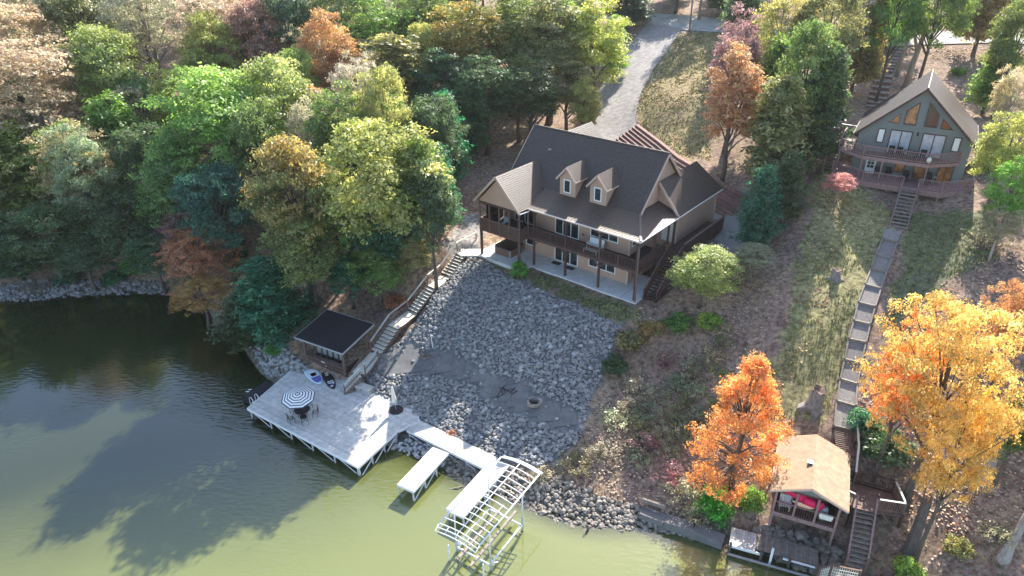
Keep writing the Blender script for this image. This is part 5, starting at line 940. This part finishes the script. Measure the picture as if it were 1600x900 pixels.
brk('short grey snapped trunk leaning right at the edge of the orange maple', hit(1535,745), 2.6, .5, (1.6,1.6), 6, 'palebark')
brk('pale fallen trunk leaning out of frame at the lower right edge', hit(1566,872), 3.5, .36, (2.6,2.1), 7, 'palebark')
q = hit(1077,49); o = thing('utility_pole', 'grey wooden utility pole at the bend of the driveway and road', 'utility pole', q); mb = MB(); mb.tube([(0,0,-.3),(0,0,9.5)], [.16,.11], 8); mb.build('pole', 'palebark', o, True); BX('crossarm', o, 'timbergrey', -1.1, 1.1, -.06, .06, 8.7, 8.85)
for x in (-1, -.4, .4, 1): mb = MB(); mb.tube([(x,0,8.85),(x,0,9.05)], .05, 6); mb.build('insulator', 'whitemetal', o)
# ------------------------------------------------------------------ trees: every crown is thousands of small leaf faces in clumps round the limbs
def leafmesh(name, Pn, N, size, var, lum, r, long=1.0, k=7):
    # leaves grow in sprays: k leaves share a twig end
    m = len(Pn)//k; Pn = np.repeat(Pn[:m], k, 0)+r.normal(size=(m*k,3))*size*[1.5,1.5,.8]; N = np.repeat(N[:m], k, 0)/1.3+r.normal(size=(m*k,3))*.28
    var = np.clip(np.repeat(var[:m], k)+.12*r.normal(size=m*k), 0, 1); lum = np.clip(np.repeat(lum[:m], k)*.75+.25*r.random(m*k), 0, 1)
    n = len(Pn); N = N/np.linalg.norm(N, axis=1, keepdims=True); t = r.normal(size=(n,3)); t -= N*(t*N).sum(1, keepdims=True); t /= np.linalg.norm(t, axis=1, keepdims=True); b = np.cross(N, t)
    s = (size*r.uniform(.6, 1.35, n))[:,None]; l = long
    V = np.stack([Pn-t*s*l, Pn-b*s*.55+N*s*.12, Pn+t*s*l, Pn+b*s*.55+N*s*.12], 1).reshape(-1, 3)
    me = bpy.data.meshes.new(name); me.vertices.add(4*n); me.vertices.foreach_set('co', V.astype(np.float32).ravel()); me.loops.add(4*n); me.loops.foreach_set('vertex_index', np.arange(4*n, dtype=np.int32)); me.polygons.add(n)
    me.polygons.foreach_set('loop_start', np.arange(0, 4*n, 4, dtype=np.int32)); me.polygons.foreach_set('loop_total', np.full(n, 4, np.int32)); me.update()
    for k, a in (('var', var), ('lum', lum)): at = me.attributes.new(k, 'FLOAT', 'POINT'); at.data.foreach_set('value', np.repeat(a, 4).astype(np.float32))
    me.materials.append(MT['leaf']); return me
def sph(r, n): v = r.normal(size=(n,3)); return v/np.linalg.norm(v, axis=1, keepdims=True)
def trunkmesh(name, limbs, r0, h, r, m='bark', lean=.3, rad=None):
    mb = MB(); k = 7; ps = [Vector((lean*(i/k)**2*1.5+.12*math.sin(i*1.3+r0), .12*math.cos(i*1.7), h*i/k)) for i in range(k+1)]; mb.tube(ps, [r0*(1.25 if i == 0 else 1-.8*i/k) for i in range(k+1)], 8)
    for L_ in limbs:
        L_ = Vector([float(q) for q in L_]); t = min(.92, max(.25, (L_.z/h)*.62)); i = t*k; a = ps[int(i)].lerp(ps[min(k, int(i)+1)], i-int(i)); mid = a.lerp(L_, .5)+Vector((0,0,.08*h*.3)); w_ = r0*(1-.75*t)*.55; mb.tube([a, mid, L_], [w_, w_*.6, w_*.18], 5, False)
    me = bpy.data.meshes.new(name); me.from_pydata([tuple(v) for v in mb.V], [], mb.F); me.materials.append(MT[m]); me.shade_smooth(); return me
def broad(seed, n=22000, pf=105, R=(4.6,4.6,5.0), cz=8.8, leaf=.14, prad=(.5,1.5), h=14, m='bark', skew=1., hollow=.5, low=-.75):
    r = np.random.default_rng(seed); d = sph(r, pf*3); d = d[d[:,2] > low][:pf]; pf = len(d); lobes = sph(r, 7); lob = 1+.42*np.max(d@lobes.T, axis=1)**4-.26
    rr = (hollow+(1-hollow)*r.random(pf)**.5)*lob; top = 1-.35*np.clip(d[:,2],0,1)**2*(skew-1); c = d*rr[:,None]*np.array(R)*top[:,None]+[0,0,cz]; pr = r.uniform(*prad, pf)*np.where(rr > .85, .85, 1.15)
    w = pr**2; w /= w.sum(); idx = r.choice(pf, n, p=w); q = sph(r, n); q[:,2] = np.where(q[:,2] < -.35, -q[:,2]*.8, q[:,2]); rad = pr[idx]*(r.random(n)**.33)*(1+.25*r.normal(size=n)*.5)
    P_ = c[idx]+q*rad[:,None]*[1.1,1.1,.72]; out = (P_-[0,0,cz*.8]); out /= np.linalg.norm(out, axis=1, keepdims=True)
    N = q*.5+out*.35+np.array([0,0,.55])+r.normal(size=(n,3))*.55; pv = r.random(pf); pl = r.random(pf)
    var = np.clip(.5*pv[idx]+.3*r.random(n)+.2*(d[idx,2]*.5+.5), 0, 1); lum = np.clip(.35*pl[idx]+.65*r.random(n), 0, 1)
    order = r.permutation(pf)[:16]; return leafmesh('crown', P_, N, leaf, var, lum, r), trunkmesh('trunk', c[order], .32, cz+R[2]*.45, r, m), h
def conic(seed, n=30000, h=11.5, R=3.9, leaf=.08, pf=190):
    r = np.random.default_rng(seed); z = .16+.82*r.random(pf)**.9; a = r.uniform(0, 6.283, pf); lobe = 1+.22*np.sin(a*2+seed)+.15*np.sin(a*5+z*7); prof = np.minimum((z/.34)**.6, 1)*np.clip((1-z)/.66, 0, 1)**.72
    rr = R*prof*lobe*(.35+.65*r.random(pf)**.45); c = np.c_[np.cos(a)*rr, np.sin(a)*rr, z*h]; pr = r.uniform(.25,.72,pf); w = pr**2; w /= w.sum(); idx = r.choice(pf, n, p=w); q = sph(r, n); P_ = c[idx]+q*(pr[idx]*(r.random(n)**.36)*(1+.15*r.normal(size=n)))[:,None]*[1.15,1.15,.6]
    N = q*.5+[0,0,.6]+r.normal(size=(n,3))*.6; pv = r.random(pf); var = np.clip(.35*pv[idx]+.3*r.random(n)+.35*z[idx], 0, 1); lum = np.clip(.35*r.random(pf)[idx]+.65*r.random(n), 0, 1); order = r.permutation(pf)[:34]
    return leafmesh('crown', P_, N, leaf, var, lum, r), trunkmesh('trunk', c[order], .24, h*.93, r), h
def cedar(seed, n=13000, h=12., R=2.7, leaf=.15, top=.9):
    r = np.random.default_rng(seed); nb = 150; z = h*(.08+.9*r.random(nb)**.85); a = r.uniform(0, 6.283, nb); L = R*(np.clip(1-z/h, 0, 1)**.75+.06)*r.uniform(.7,1.12,nb)
    lo = 1+.2*np.sin(a*3+seed); L *= lo; w = L+.25; w /= w.sum(); idx = r.choice(nb, n, p=w); t = r.random(n)**.6; sp = .16+.30*(1-t)+.18
    x = np.cos(a[idx])*L[idx]*t; y = np.sin(a[idx])*L[idx]*t; zz = z[idx]+L[idx]*t*.42-.1*h*.02; P_ = np.c_[x, y, zz]+r.normal(size=(n,3))*sp[:,None]*[.9,.9,.55]
    N = np.c_[np.cos(a[idx])*.35, np.sin(a[idx])*.35, np.ones(n)*.7]+r.normal(size=(n,3))*.55; pv = r.random(nb); var = np.clip(.45*pv[idx]+.35*t+.2*r.random(n), 0, 1); lum = np.clip(.4*pv[idx][::-1]+.6*r.random(n), 0, 1)
    order = r.permutation(nb)[:12]; lim = np.c_[np.cos(a[order])*L[order]*.7, np.sin(a[order])*L[order]*.7, z[order]+L[order]*.3]
    mb = MB(); mb.tube([(0,0,-.3),(0,0,h*.5),(0,0,h*.95)], [.22,.13,.03], 7)
    for l_ in lim: mb.tube([(0,0,max(.3,l_[2]-.3)), tuple(l_)], [.05,.015], 4, False)
    me = bpy.data.meshes.new('trunk'); me.from_pydata([tuple(v) for v in mb.V], [], mb.F); me.materials.append(MT['bark']); return leafmesh('crown', P_, N, leaf, var, lum, r, 1.35), me, h
def shrub(seed, n=3500, R=1.2, h=1.8, leaf=.10, twigs=14, m='twig'):
    r = np.random.default_rng(seed); pf = 22; d = sph(r, pf); d[:,2] = abs(d[:,2]); c = d*np.array([R,R,h*.62])*r.uniform(.45,1,pf)[:,None]+[0,0,h*.22]; idx = r.integers(0, pf, n); q = sph(r, n); P_ = c[idx]+q*(r.random(n)**.4)[:,None]*R*.36
    P_[:,2] = np.maximum(P_[:,2], .03); N = q*.5+[0,0,.6]+r.normal(size=(n,3))*.6; pv = r.random(pf); mb = MB()
    for k in range(twigs): e = c[r.integers(0, pf)]*r.uniform(.9,1.2); mb.tube([(.1*math.cos(k),.1*math.sin(k),-.1), (e[0]*.45,e[1]*.45,e[2]*.6), tuple(e)], [.035,.025,.01], 4, False)
    me = bpy.data.meshes.new('stem'); me.from_pydata([tuple(map(float, v)) for v in mb.V], [], mb.F); me.materials.append(MT[m]); return leafmesh('foliage', P_, N, leaf, np.clip(.6*pv[idx]+.4*r.random(n),0,1), r.random(n), r), me, h
PR = {'oak': [broad(s) for s in (1,2,3,4)],
      'tall': [broad(s, 20000, 110, (3.3,3.3,6.0), 9.5, .135, (.45,1.25), 16) for s in (11,12)],
      'maple': [conic(s) for s in (21,22)], 'spread': [broad(s, 34000, 230, (5.2,5.2,4.6), 8.0, .08, (.28,.8), 12.5, hollow=.3, low=-.7) for s in (25,26)],
      'sparse': [broad(s, 15000, 130, (4.7,4.7,4.6), 8.6, .11, (.4,1.05), 14, 'palebark', hollow=.35) for s in (31,32)],
      'cedar': [cedar(s) for s in (41,42,43)],
      'cone': [cedar(s, 9000, 9., 2.2, .12) for s in (51,52)],
      'shrub': [shrub(s) for s in (61,62,63)],
      'dry': [shrub(s, 900, 1.3, 1.7, .07, 60) for s in (71,72)]}
RREF = {'oak': 5.3, 'tall': 3.9, 'maple': 4.3, 'spread': 6.0, 'sparse': 5.2, 'cedar': 2.9, 'cone': 2.4, 'shrub': 1.5, 'dry': 1.5}
CZ = {'oak': 8.8, 'tall': 9.5, 'maple': 5.2, 'spread': 8.0, 'sparse': 8.6, 'cedar': 4.6, 'cone': 3.5, 'shrub': .9, 'dry': .8}
HREF = {'oak': 14, 'tall': 16, 'maple': 11.5, 'spread': 12.5, 'sparse': 13.6, 'cedar': 12, 'cone': 9, 'shrub': 1.8, 'dry': 1.7}
PAL = {  # main leaf colour, second colour
 'green': ((.075,.14,.035),(.17,.23,.065)), 'lime': ((.13,.22,.045),(.26,.31,.09)), 'yellowgreen': ((.17,.21,.055),(.38,.36,.13)), 'pale': ((.22,.205,.12),(.38,.33,.23)), 'tan': ((.21,.205,.115),(.38,.35,.22)),
 'dark': ((.042,.085,.038),(.085,.13,.055)), 'teal': ((.028,.10,.06),(.06,.15,.075)), 'olive': ((.11,.135,.045),(.25,.24,.10)), 'rust': ((.30,.14,.08),(.44,.27,.15)), 'red': ((.30,.10,.07),(.38,.20,.12)), 'purple': ((.19,.10,.09),(.32,.20,.17)),
 'orange': ((.42,.20,.06),(.62,.36,.12)), 'gold': ((.46,.25,.07),(.62,.40,.15)), 'mixed': ((.10,.15,.045),(.34,.26,.09)), 'coral': ((.48,.20,.12),(.62,.34,.22)), 'pink': ((.34,.15,.13),(.44,.25,.22)), 'grey': ((.16,.17,.10),(.27,.27,.17)), 'bright': ((.05,.20,.03),(.14,.32,.06)), 'maplemix': ((.34,.15,.07),(.36,.27,.09))}
def plant(kind, pos, rx, hz, pal, label, group=None, cat=None, name=None, lean=0.):
    k = random.randrange(len(PR[kind])); cm, tm, h = PR[kind][k]; nm = name or {'shrub':'shrub','dry':'dry_shrub','cedar':'cedar_tree','cone':'cedar_tree','maple':'maple_tree','spread':'maple_tree','oak':'broadleaf_tree','tall':'broadleaf_tree','sparse':'thinning_tree'}[kind]
    o = thing(nm, label, cat or ('shrub' if kind in ('shrub','dry') else 'tree'), pos, random.uniform(0, 6.28), group)
    for nme, me in (('crown' if kind not in ('shrub','dry') else 'foliage', cm), ('trunk' if kind not in ('shrub','dry') else 'stem', tm)):
        c = bpy.data.objects.new(nme, me); COL.objects.link(c); c.parent = o; c.scale = (rx, rx, hz)
        if me is cm:
            a, b = PAL[pal]; j = [random.uniform(.88, 1.12) for _ in range(3)]; c.color = (*[q*s for q, s in zip(a, j)], 1); c['tip'] = [q*s for q, s in zip(b, j)]
    return o
TP = []
def tree(px, py, rpx, h, kind, pal, label, group=None, **kw):
    """a tree whose crown stands over the point of the ground found along this line of sight"""
    hc = CZ[kind]/HREF[kind]*h; p = hit(px, py, hc); z = float(ground_z(p[0], p[1])); Z = (np.array([p[0], p[1], z+hc])-CAM)@fw; rw = rpx*Z/F
    if z < .1: z = .1
    TP.append((p[0], p[1], rw, kind)); return plant(kind, (p[0], p[1], z-.05), rw/RREF[kind], h/HREF[kind], pal, label, group, **kw)
T_ = [
 (45,140,125,17,'sparse','tan','large pale tan tree in the upper left corner'), (20,60,80,17,'sparse','pale','pale olive tree above the large tan tree at the top left edge'),
 (165,115,71,15,'oak','lime','bright green broadleaf tree right of the large tan corner tree'), (110,30,68,16,'oak','olive','olive tree at the top edge right of the corner'),
 (230,35,80,17,'sparse','pale','pale olive thinning tree at the top edge, left third'), (330,45,85,17,'sparse','pale','wide pale straw-green tree at the top edge above the bright green tree'),
 (400,70,57,15,'oak','purple','purple-brown tree at the top, left of the dark green one'), (330,100,55,14,'oak','lime','bright lime green tree crown standing up in the left wood'),
 (340,195,112,16,'oak','lime','big light green tree in the middle of the left wood'), (440,175,75,15,'oak','yellowgreen','yellow-green tree right of the big light green one'),
 (235,250,57,12,'oak','dark','dark green tree in the hollow between the lime and cedar trees'), (115,255,68,13,'sparse','tan','sparse tan tree below the large corner tree'),
 (45,290,68,12,'cedar','lime','bright yellow-green feathery tree at the left edge'), (195,255,57,14,'cedar','green','tall pointed green cedar in the middle of the left wood'),
 (130,275,52,13,'oak','grey','grey-tan tree between the yellow-green and pointed cedars'), (275,290,68,13,'oak','green','mid green tree below the big light green one'),
 (190,345,66,10,'oak','dark','dark green tree above the left shore'), (70,365,71,10,'oak','dark','broad dark green tree over the shore at the left edge'),
 (20,400,51,8,'cedar','dark','dark cedar at the waterline by the left edge'), (130,400,52,7,'oak','dark','low dark tree over the stony left shore'), (240,395,50,8,'oak','dark','dark tree behind the rust maple on the left shore'),
 (340,320,66,12,'oak','teal','blue-green tree right above the rust maple'), (305,400,71,9,'spread','rust','rust-orange maple over the water on the left shore'), (315,460,59,6,'spread','maplemix','rust and green lower maple hanging over the water'), (285,360,43,9,'oak','purple','dull purple-red tree behind the rust maple'),
 (400,240,59,14,'oak','green','green tree behind the tall orange-topped one'), (460,310,85,15,'oak','mixed','tall tree with orange-yellow top left of the big yellow-green tree'), (480,390,71,10,'oak','olive','green and yellow lower tree behind the pavilion'),
 (600,285,112,17,'oak','yellowgreen','large sunlit yellow-green tree left of the house'), (655,290,55,14,'oak','green','green tree close right of the large yellow-green one'), (600,350,75,10,'oak','teal','dark green tree standing over the long stair'),
 (650,395,34,6,'oak','olive','small yellow-green tree beside the top of the long stair'), (540,345,55,12,'oak','green','green tree between the orange-topped and the large yellow-green crowns'), (590,415,52,7,'oak','green','low green tree beside the middle of the long stair'), (545,430,44,6,'oak','teal','low blue-green tree behind the pavilion roof'), (672,325,50,13,'oak','dark','dark leafy tree between the long stair and the screened porch'), (420,480,66,8,'cedar','teal','drooping blue-green cedar over the water left of the pavilion'), (380,510,46,6,'cedar','dark','dark low cedar over the water left of the dock'),
 (620,165,71,14,'cedar','olive','olive feathery pine above the yellow-green tree'), (520,100,52,14,'oak','rust','rust-red tree high in the wood left of centre'), (500,205,32,11,'oak','rust','small red tree between the yellow-green crowns'), (555,150,43,14,'sparse','pale','straw coloured tree beside the olive pine'),
 (450,45,55,16,'oak','dark','dark green tree at the top between purple and rust trees'), (530,30,57,16,'oak','olive','olive tree at the top above the rust-red one'), (600,70,64,16,'tall','green','tall green tree at the top left of centre'),
 (670,50,59,17,'tall','green','first of the tall variegated trees at the top centre'), (735,75,66,18,'tall','mixed','tall green tree flecked with orange at the top centre'), (800,60,63,18,'tall','green','tall grey-green tree above the house ridge'), (860,70,66,18,'tall','olive','tall olive-green tree at the top right of the house'), (930,70,64,17,'tall','yellowgreen','tall sunlit yellow-green tree on the left of the driveway'),
 (690,140,55,13,'tall','dark','tall dark tree in shade above the house'), (760,150,57,12.5,'tall','dark','dark green tree in shade above the porch gable'), (830,150,52,12,'tall','dark','dark tree behind the left half of the main roof'), (885,140,46,11,'tall','olive','olive tree close to the driveway bend'), (915,165,30,9,'oak','yellowgreen','small sunlit tree beside the driveway near the house'),
 (700,240,36,11,'cone','teal','blue-green cedar left of the house'), (735,200,39,11,'cedar','dark','dark cedar at the left rear corner of the house'), (690,310,34,9,'cone','teal','teal cedar between the wood and the gravel patch'), (960,85,22,9,'cedar','lime','bright green cedar beside the upper driveway'),
 (978,8,44,10,'cedar','dark','dark evergreen above the bend of the road'),(1060,-22,46,7,'oak','dark','dark tree over the road at the top centre'),(1135,-8,40,8,'cedar','dark','dark cedar over the road at the top right of centre'),
 (1145,160,50,15,'tall','rust','tall rust-orange maple right of the lawn'), (1150,105,40,16,'tall','purple','dusky red maple top behind the rust-orange one'), (1205,165,44,12,'cedar','green','green cedar right of the rust maple'), (1210,235,60,12,'cedar','olive','big pale-tipped cedar above the small bright one'),
 (1185,345,38,8,'cone','teal','small blue-green conical cedar beside the parking apron'), (1265,120,56,15,'oak','green','green tree between the rust maple and the cabin'), (1225,45,60,16,'sparse','yellowgreen','yellow-olive thinning tree at the top right of the lawn'),
 (1290,50,60,16,'oak','olive','olive tree at the top left of the cabin steps'), (1345,75,42,15,'cedar','olive','tall olive pine beside the steps behind the cabin'), (1322,105,20,8,'cone','gold','small golden tree left of the cabin'), (1280,190,50,12,'cedar','dark','dark cedar left of the cabin'), (1228,310,34,7,'cedar','dark','dark low cedar right of the pale-tipped one'),
 (1405,15,46,17,'oak','green','green tree with a forked pale trunk behind the cabin'), (1470,5,52,17,'oak','green','green tree over the forked trunk at the top right'), (1540,20,46,14,'cedar','olive','olive tree above the pale road at the top right'), (1590,60,50,13,'oak','green','green tree at the upper right corner'),
 (1548,135,34,8,'cedar','green','green cedar right of the cabin roof'), (1585,150,40,9,'sparse','tan','tan-orange thinning tree at the right edge beside the cabin'), (1575,230,50,9,'oak','yellowgreen','yellow-green tree right of the cabin deck'), (1585,300,42,7,'oak','lime','lime green tree below the cabin at the right edge'), (1565,350,34,5,'sparse','grey','grey sparse shrub tree at the right below the cabin'),
 (1100,425,58,5.5,'oak','yellowgreen','spreading yellow-green tree right of the house stair'), (1175,400,40,3.6,'sparse','grey','grey-leaved thin bush beside the small cedar'),
 (1158,684,90,11.5,'maple','orange','bright orange maple left of the boathouse'), (1490,585,135,16.5,'spread','gold','very large orange maple right of the walk'), (1590,505,60,10,'spread','rust','copper-orange maple at the right edge above the large one'), (1500,705,72,14.5,'spread','gold','golden lower maple limbs right of the landing deck'), (1415,600,62,12.5,'spread','orange','orange maple leaning over the walk from the right'),
 (1592,670,48,7,'oak','green','green tree at the right edge among the orange maples'), (1311,285,30,3.2,'sparse','pink','small pink-red dogwood below the cabin side stair')]
for a in T_:
    a = list(a)
    if a[0] < 600 and a[1] < 330 and a[4] in ('oak','tall','sparse'): a[3] *= 1.16
    tree(*a)
# undergrowth
U_ = [(1385,690,48,2.6,'shrub','dark','dark green thicket right of the ramp'), (1352,655,30,1.8,'shrub','teal','dark blue-green bush beside the lower walk'), (1120,782,34,2.2,'shrub','bright','bright green bush below the orange maple'), (1172,778,26,1.8,'shrub','lime','light green bush left of the boathouse post'),
 (1068,765,36,2.2,'dry','grey','grey leafless brush left of the bright green bush'), (1095,800,34,1.6,'dry','tan','tan dry brush at the concrete ledge'), (1050,735,30,1.8,'dry','pink','pinkish dry bush below the orange maple'), (1422,888,26,1.8,'shrub','lime','pale green bush at the bottom edge right of the lower dock'),
 (105,430,22,1.5,'shrub','teal','teal bush on the stony left shore'), (205,412,24,2.2,'shrub','bright','bright green bush on the left shore'), (60,445,26,1.2,'dry','grey','grey brush at the left waterline'), (290,440,24,1.4,'dry','grey','grey brush beside the rust maple at the waterline'),
 (1165,425,34,2.4,'dry','grey','bare grey bush below the small cedar'), (960,565,26,1.2,'shrub','dark','dark low bush at the edge of the riprap'), (985,530,30,1.4,'shrub','olive','olive bush on the slope beside the riprap'), (1000,600,34,1.5,'dry','tan','tan-brown brush right of the riprap'),
 (960,650,34,1.6,'dry','tan','tan bramble right of the fire pit'), (940,700,32,1.3,'dry','grey','grey-brown bramble below the fire pit path'), (1010,690,34,1.6,'dry','purple','dull purple brush above the shore'), (900,720,34,1.0,'dry','olive','low olive growth below the fire pit'), (850,735,30,.9,'dry','grey','grey weeds on the lower bank'), (1040,560,30,1.6,'dry','purple','brown brush below the spreading tree'),
 (1020,510,26,1.2,'shrub','mixed','small rusty bush below the house stair'), (1060,500,24,1.4,'shrub','green','green bush under the spreading tree'), (1110,500,24,1.5,'shrub','lime','green-leaved bush below the spreading tree'), (1560,830,30,1.6,'dry','tan','tan brush on the leafy slope'), (1500,850,26,1.3,'shrub','olive','small olive bush on the leafy slope at the lower right'), (1545,250,24,1.6,'shrub','green','green bush at the right end of the cabin deck'),
 (1540,370,36,2.2,'dry','grey','grey brush on the slope right of the cabin'), (1500,110,14,1.1,'shrub','green','small green bush behind the cabin roof'), (704,676,11,.5,'shrub','rust','small red-leaved plant beside the dock walkway'), (430,540,20,1.0,'shrub','bright','small green plant on the rocks behind the dock'), (620,470,26,.8,'shrub','red','patch of red-leaved creepers beside the long stair')]
for a in U_: tree(*a)
q = Vector(HO)+Vector(HU)*(-11.1)+Vector(HV)*(-2.2); plant('shrub', q-Vector((0,0,.1)), .68, .75, 'bright', 'round bright green bush at the lawn edge before the patio')
rv = random.Random(5)
CUTS = (' at the',' in the',' over the',' above',' between',' behind',' below',' right of',' left of',' beside',' standing',' from',' among',' on the',' before',' close',' with',' high',' hanging',' rising',' flecked',' crowding')
USED = {}
def autolabel(x, y, pl, noun):
    i = min(range(len(T_)), key=lambda i: (TP[i][0]-x)**2+(TP[i][1]-y)**2); L = T_[i][6]; k = min([L.find(c) for c in CUTS if L.find(c) > 0] or [len(L)]); j = L.find(' ', k+7); ph = ' '.join(L[:k].split()[:6])
    dx, dy = x-TP[i][0], y-TP[i][1]; rel = ('behind' if dy > 0 else 'in front of') if abs(dy) > abs(dx) else ('right of' if dx > 0 else 'left of')
    col = {'dark':'dark green','teal':'blue-green','mixed':'orange-flecked','lime':'light green','pale':'straw coloured','grey':'grey-brown','purple':'purple-brown'}.get(pl, pl)
    d = np.array([x, y, g1(x, y)+8.])-CAM; Zd = d@fw; qx, qy = 800+F*(d@rt)/Zd, 450+F*(d@dn)/Zd
    pl_ = ('past the top edge' if qy < 0 else 'by the top edge' if qy < 90 else 'high' if qy < 220 else 'mid height' if qy < 380 else 'low')+(', outer left' if qx < 130 else ', left' if qx < 300 else ', left of centre' if qx < 550 else ', centre' if qx < 850 else ', right of centre' if qx < 1150 else ', right')
    def mk(e):
        w_ = ph.split()
        while True:
            s_ = f"{col} {noun} {rel} the {' '.join(w_)}{e}"
            if len(s_.replace('-', ' ').split()) <= 15 or len(w_) <= 2: return s_
            w_ = w_[1:] if len(w_) > 3 else w_[-2:]
    for e in ('', ', '+pl_):
        s_ = mk(e)
        if s_ not in USED: USED[s_] = y; return s_
    y0 = USED[mk(', '+pl_)]; s_ = mk(', '+pl_+(', farther back' if y > y0 else ', nearer'))
    USED.setdefault(s_, y); return s_
def fill(region, n, kinds, label, group, h, rad, sep, cat=None, under=False):
    a = np.array(region); x0, y0 = a.min(0); x1, y1 = a.max(0); c = 0; t = 0
    while c < n and t < n*30:
        t += 1; x, y = rv.uniform(x0, x1), rv.uniform(y0, y1)
        if not inside(np.array([x]), np.array([y]), region)[0]: continue
        if any((x-p[0])**2+(y-p[1])**2 < (sep*(rad+p[2])*.5)**2 for p in TP): continue
        z = float(ground_z(x, y))
        if z < .3: continue
        k, pl = rv.choice(kinds); hh = h*rv.uniform(.8,1.15); r_ = rad*rv.uniform(.85,1.15); TP.append((x, y, r_, k)); plant(k, (x, y, z-.05), r_/RREF[k], hh/HREF[k], pl, autolabel(x, y, pl, label), group, cat); c += 1
DKG = ('oak','dark'); 
W1 = [(-60,66.5),(-40,68.5),(-28,66),(-19,60),(-13,66),(-8,72),(-3,84),(4,92),(8,104),(15,125),(10,150),(-60,150),(-110,140),(-110,66)]
fill(W1, 120, [DKG,('oak','green'),('oak','olive'),('oak','lime'),('sparse','pale'),('oak','yellowgreen'),('tall','green'),('oak','pale')], 'woodland tree', 'trees filling the left wood', 14, 3.8, .82)
W2 = [(28,120),(34,96),(36,86),(44,84),(52,92),(60,112),(90,112),(120,100),(120,170),(20,170),(22,135)]
fill(W2, 34, [DKG,('oak','olive'),('cedar','dark'),('sparse','pale')], 'roadside tree', 'trees beyond the road', 13, 4, 1.0)
W3 = [(24,72),(30,66),(34,74),(32,86),(28,92),(22,86)]
fill(W3, 1, [('cedar','dark'),('oak','green'),DKG], 'crowded tree', 'trees between lawn and cabin', 10, 2.6, .8)
W4 = [(60,46),(76,60),(80,85),(66,80),(58,62)]
fill(W4, 12, [('spread','orange'),('oak','green'),('oak','yellowgreen'),('sparse','tan')], 'slope tree', 'trees on the right edge', 10, 3.4, .95)
W5 = [(-56,66.5),(-40,68),(-30,65),(-20,56),(-14,60),(-8,68),(-6,75),(-30,80),(-60,80)]
fill(W5, 26, [('shrub','dark'),('shrub','teal'),('dry','grey'),('shrub','olive')], 'shore bush', 'bushes under the shore trees', 1.8, 1.4, .6)
W6 = [(13,44),(18,48),(16,41),(12,38),(6,37),(9,42)]
fill(W6, 30, [('dry','grey'),('dry','grey'),('dry','olive'),('dry','tan')], 'slope brush', 'brush right of the riprap', 1.2, 1.2, .35)
# the forked pale trunk that stands clear behind the cabin
for lab, base, r0, tips in (('forked pale trunk rising behind the cabin roof', (1414,138), .42, [(1440,60,21),(1425,85,18)]), ('slim grey trunk left of the forked one behind the cabin', (1400,120), .26, [(1418,40,20)])):
    q = hit(*base); o = thing('bare_trunk', lab, 'tree', q); mb = MB()
    mb.tube([(0,0,-.3),(.3,.2,3.2),(.8,.3,6.5),(1.6,.4,12)], [r0,r0*.8,r0*.62,r0*.3], 9); 
    if len(tips) > 1: mb.tube([(.45,.22,4.4),(-.5,.2,6.6),(-1.0,.1,10)], [r0*.5,r0*.4,r0*.2], 7)
    mb.build('trunk', 'palebark', o, True)
# ------------------------------------------------------------------ thin autumn haze over the whole cove
hz = MB(); hz.box(-1600, 1600, -800, 1800, -3.5, 60); ho = hz.build('haze', 'white'); ho.data.materials.clear(); hm = bpy.data.materials.new('thin_haze'); hm.use_nodes = True; n_ = hm.node_tree
for x in list(n_.nodes): n_.nodes.remove(x)
oo = n_.nodes.new('ShaderNodeOutputMaterial'); pv = n_.nodes.new('ShaderNodeVolumePrincipled'); pv.inputs['Color'].default_value = (.93,.96,1,1); pv.inputs['Density'].default_value = .00012; pv.inputs['Anisotropy'].default_value = .35
n_.links.new(pv.outputs[0], oo.inputs['Volume']); ho.data.materials.append(hm); ho['kind'] = 'stuff'
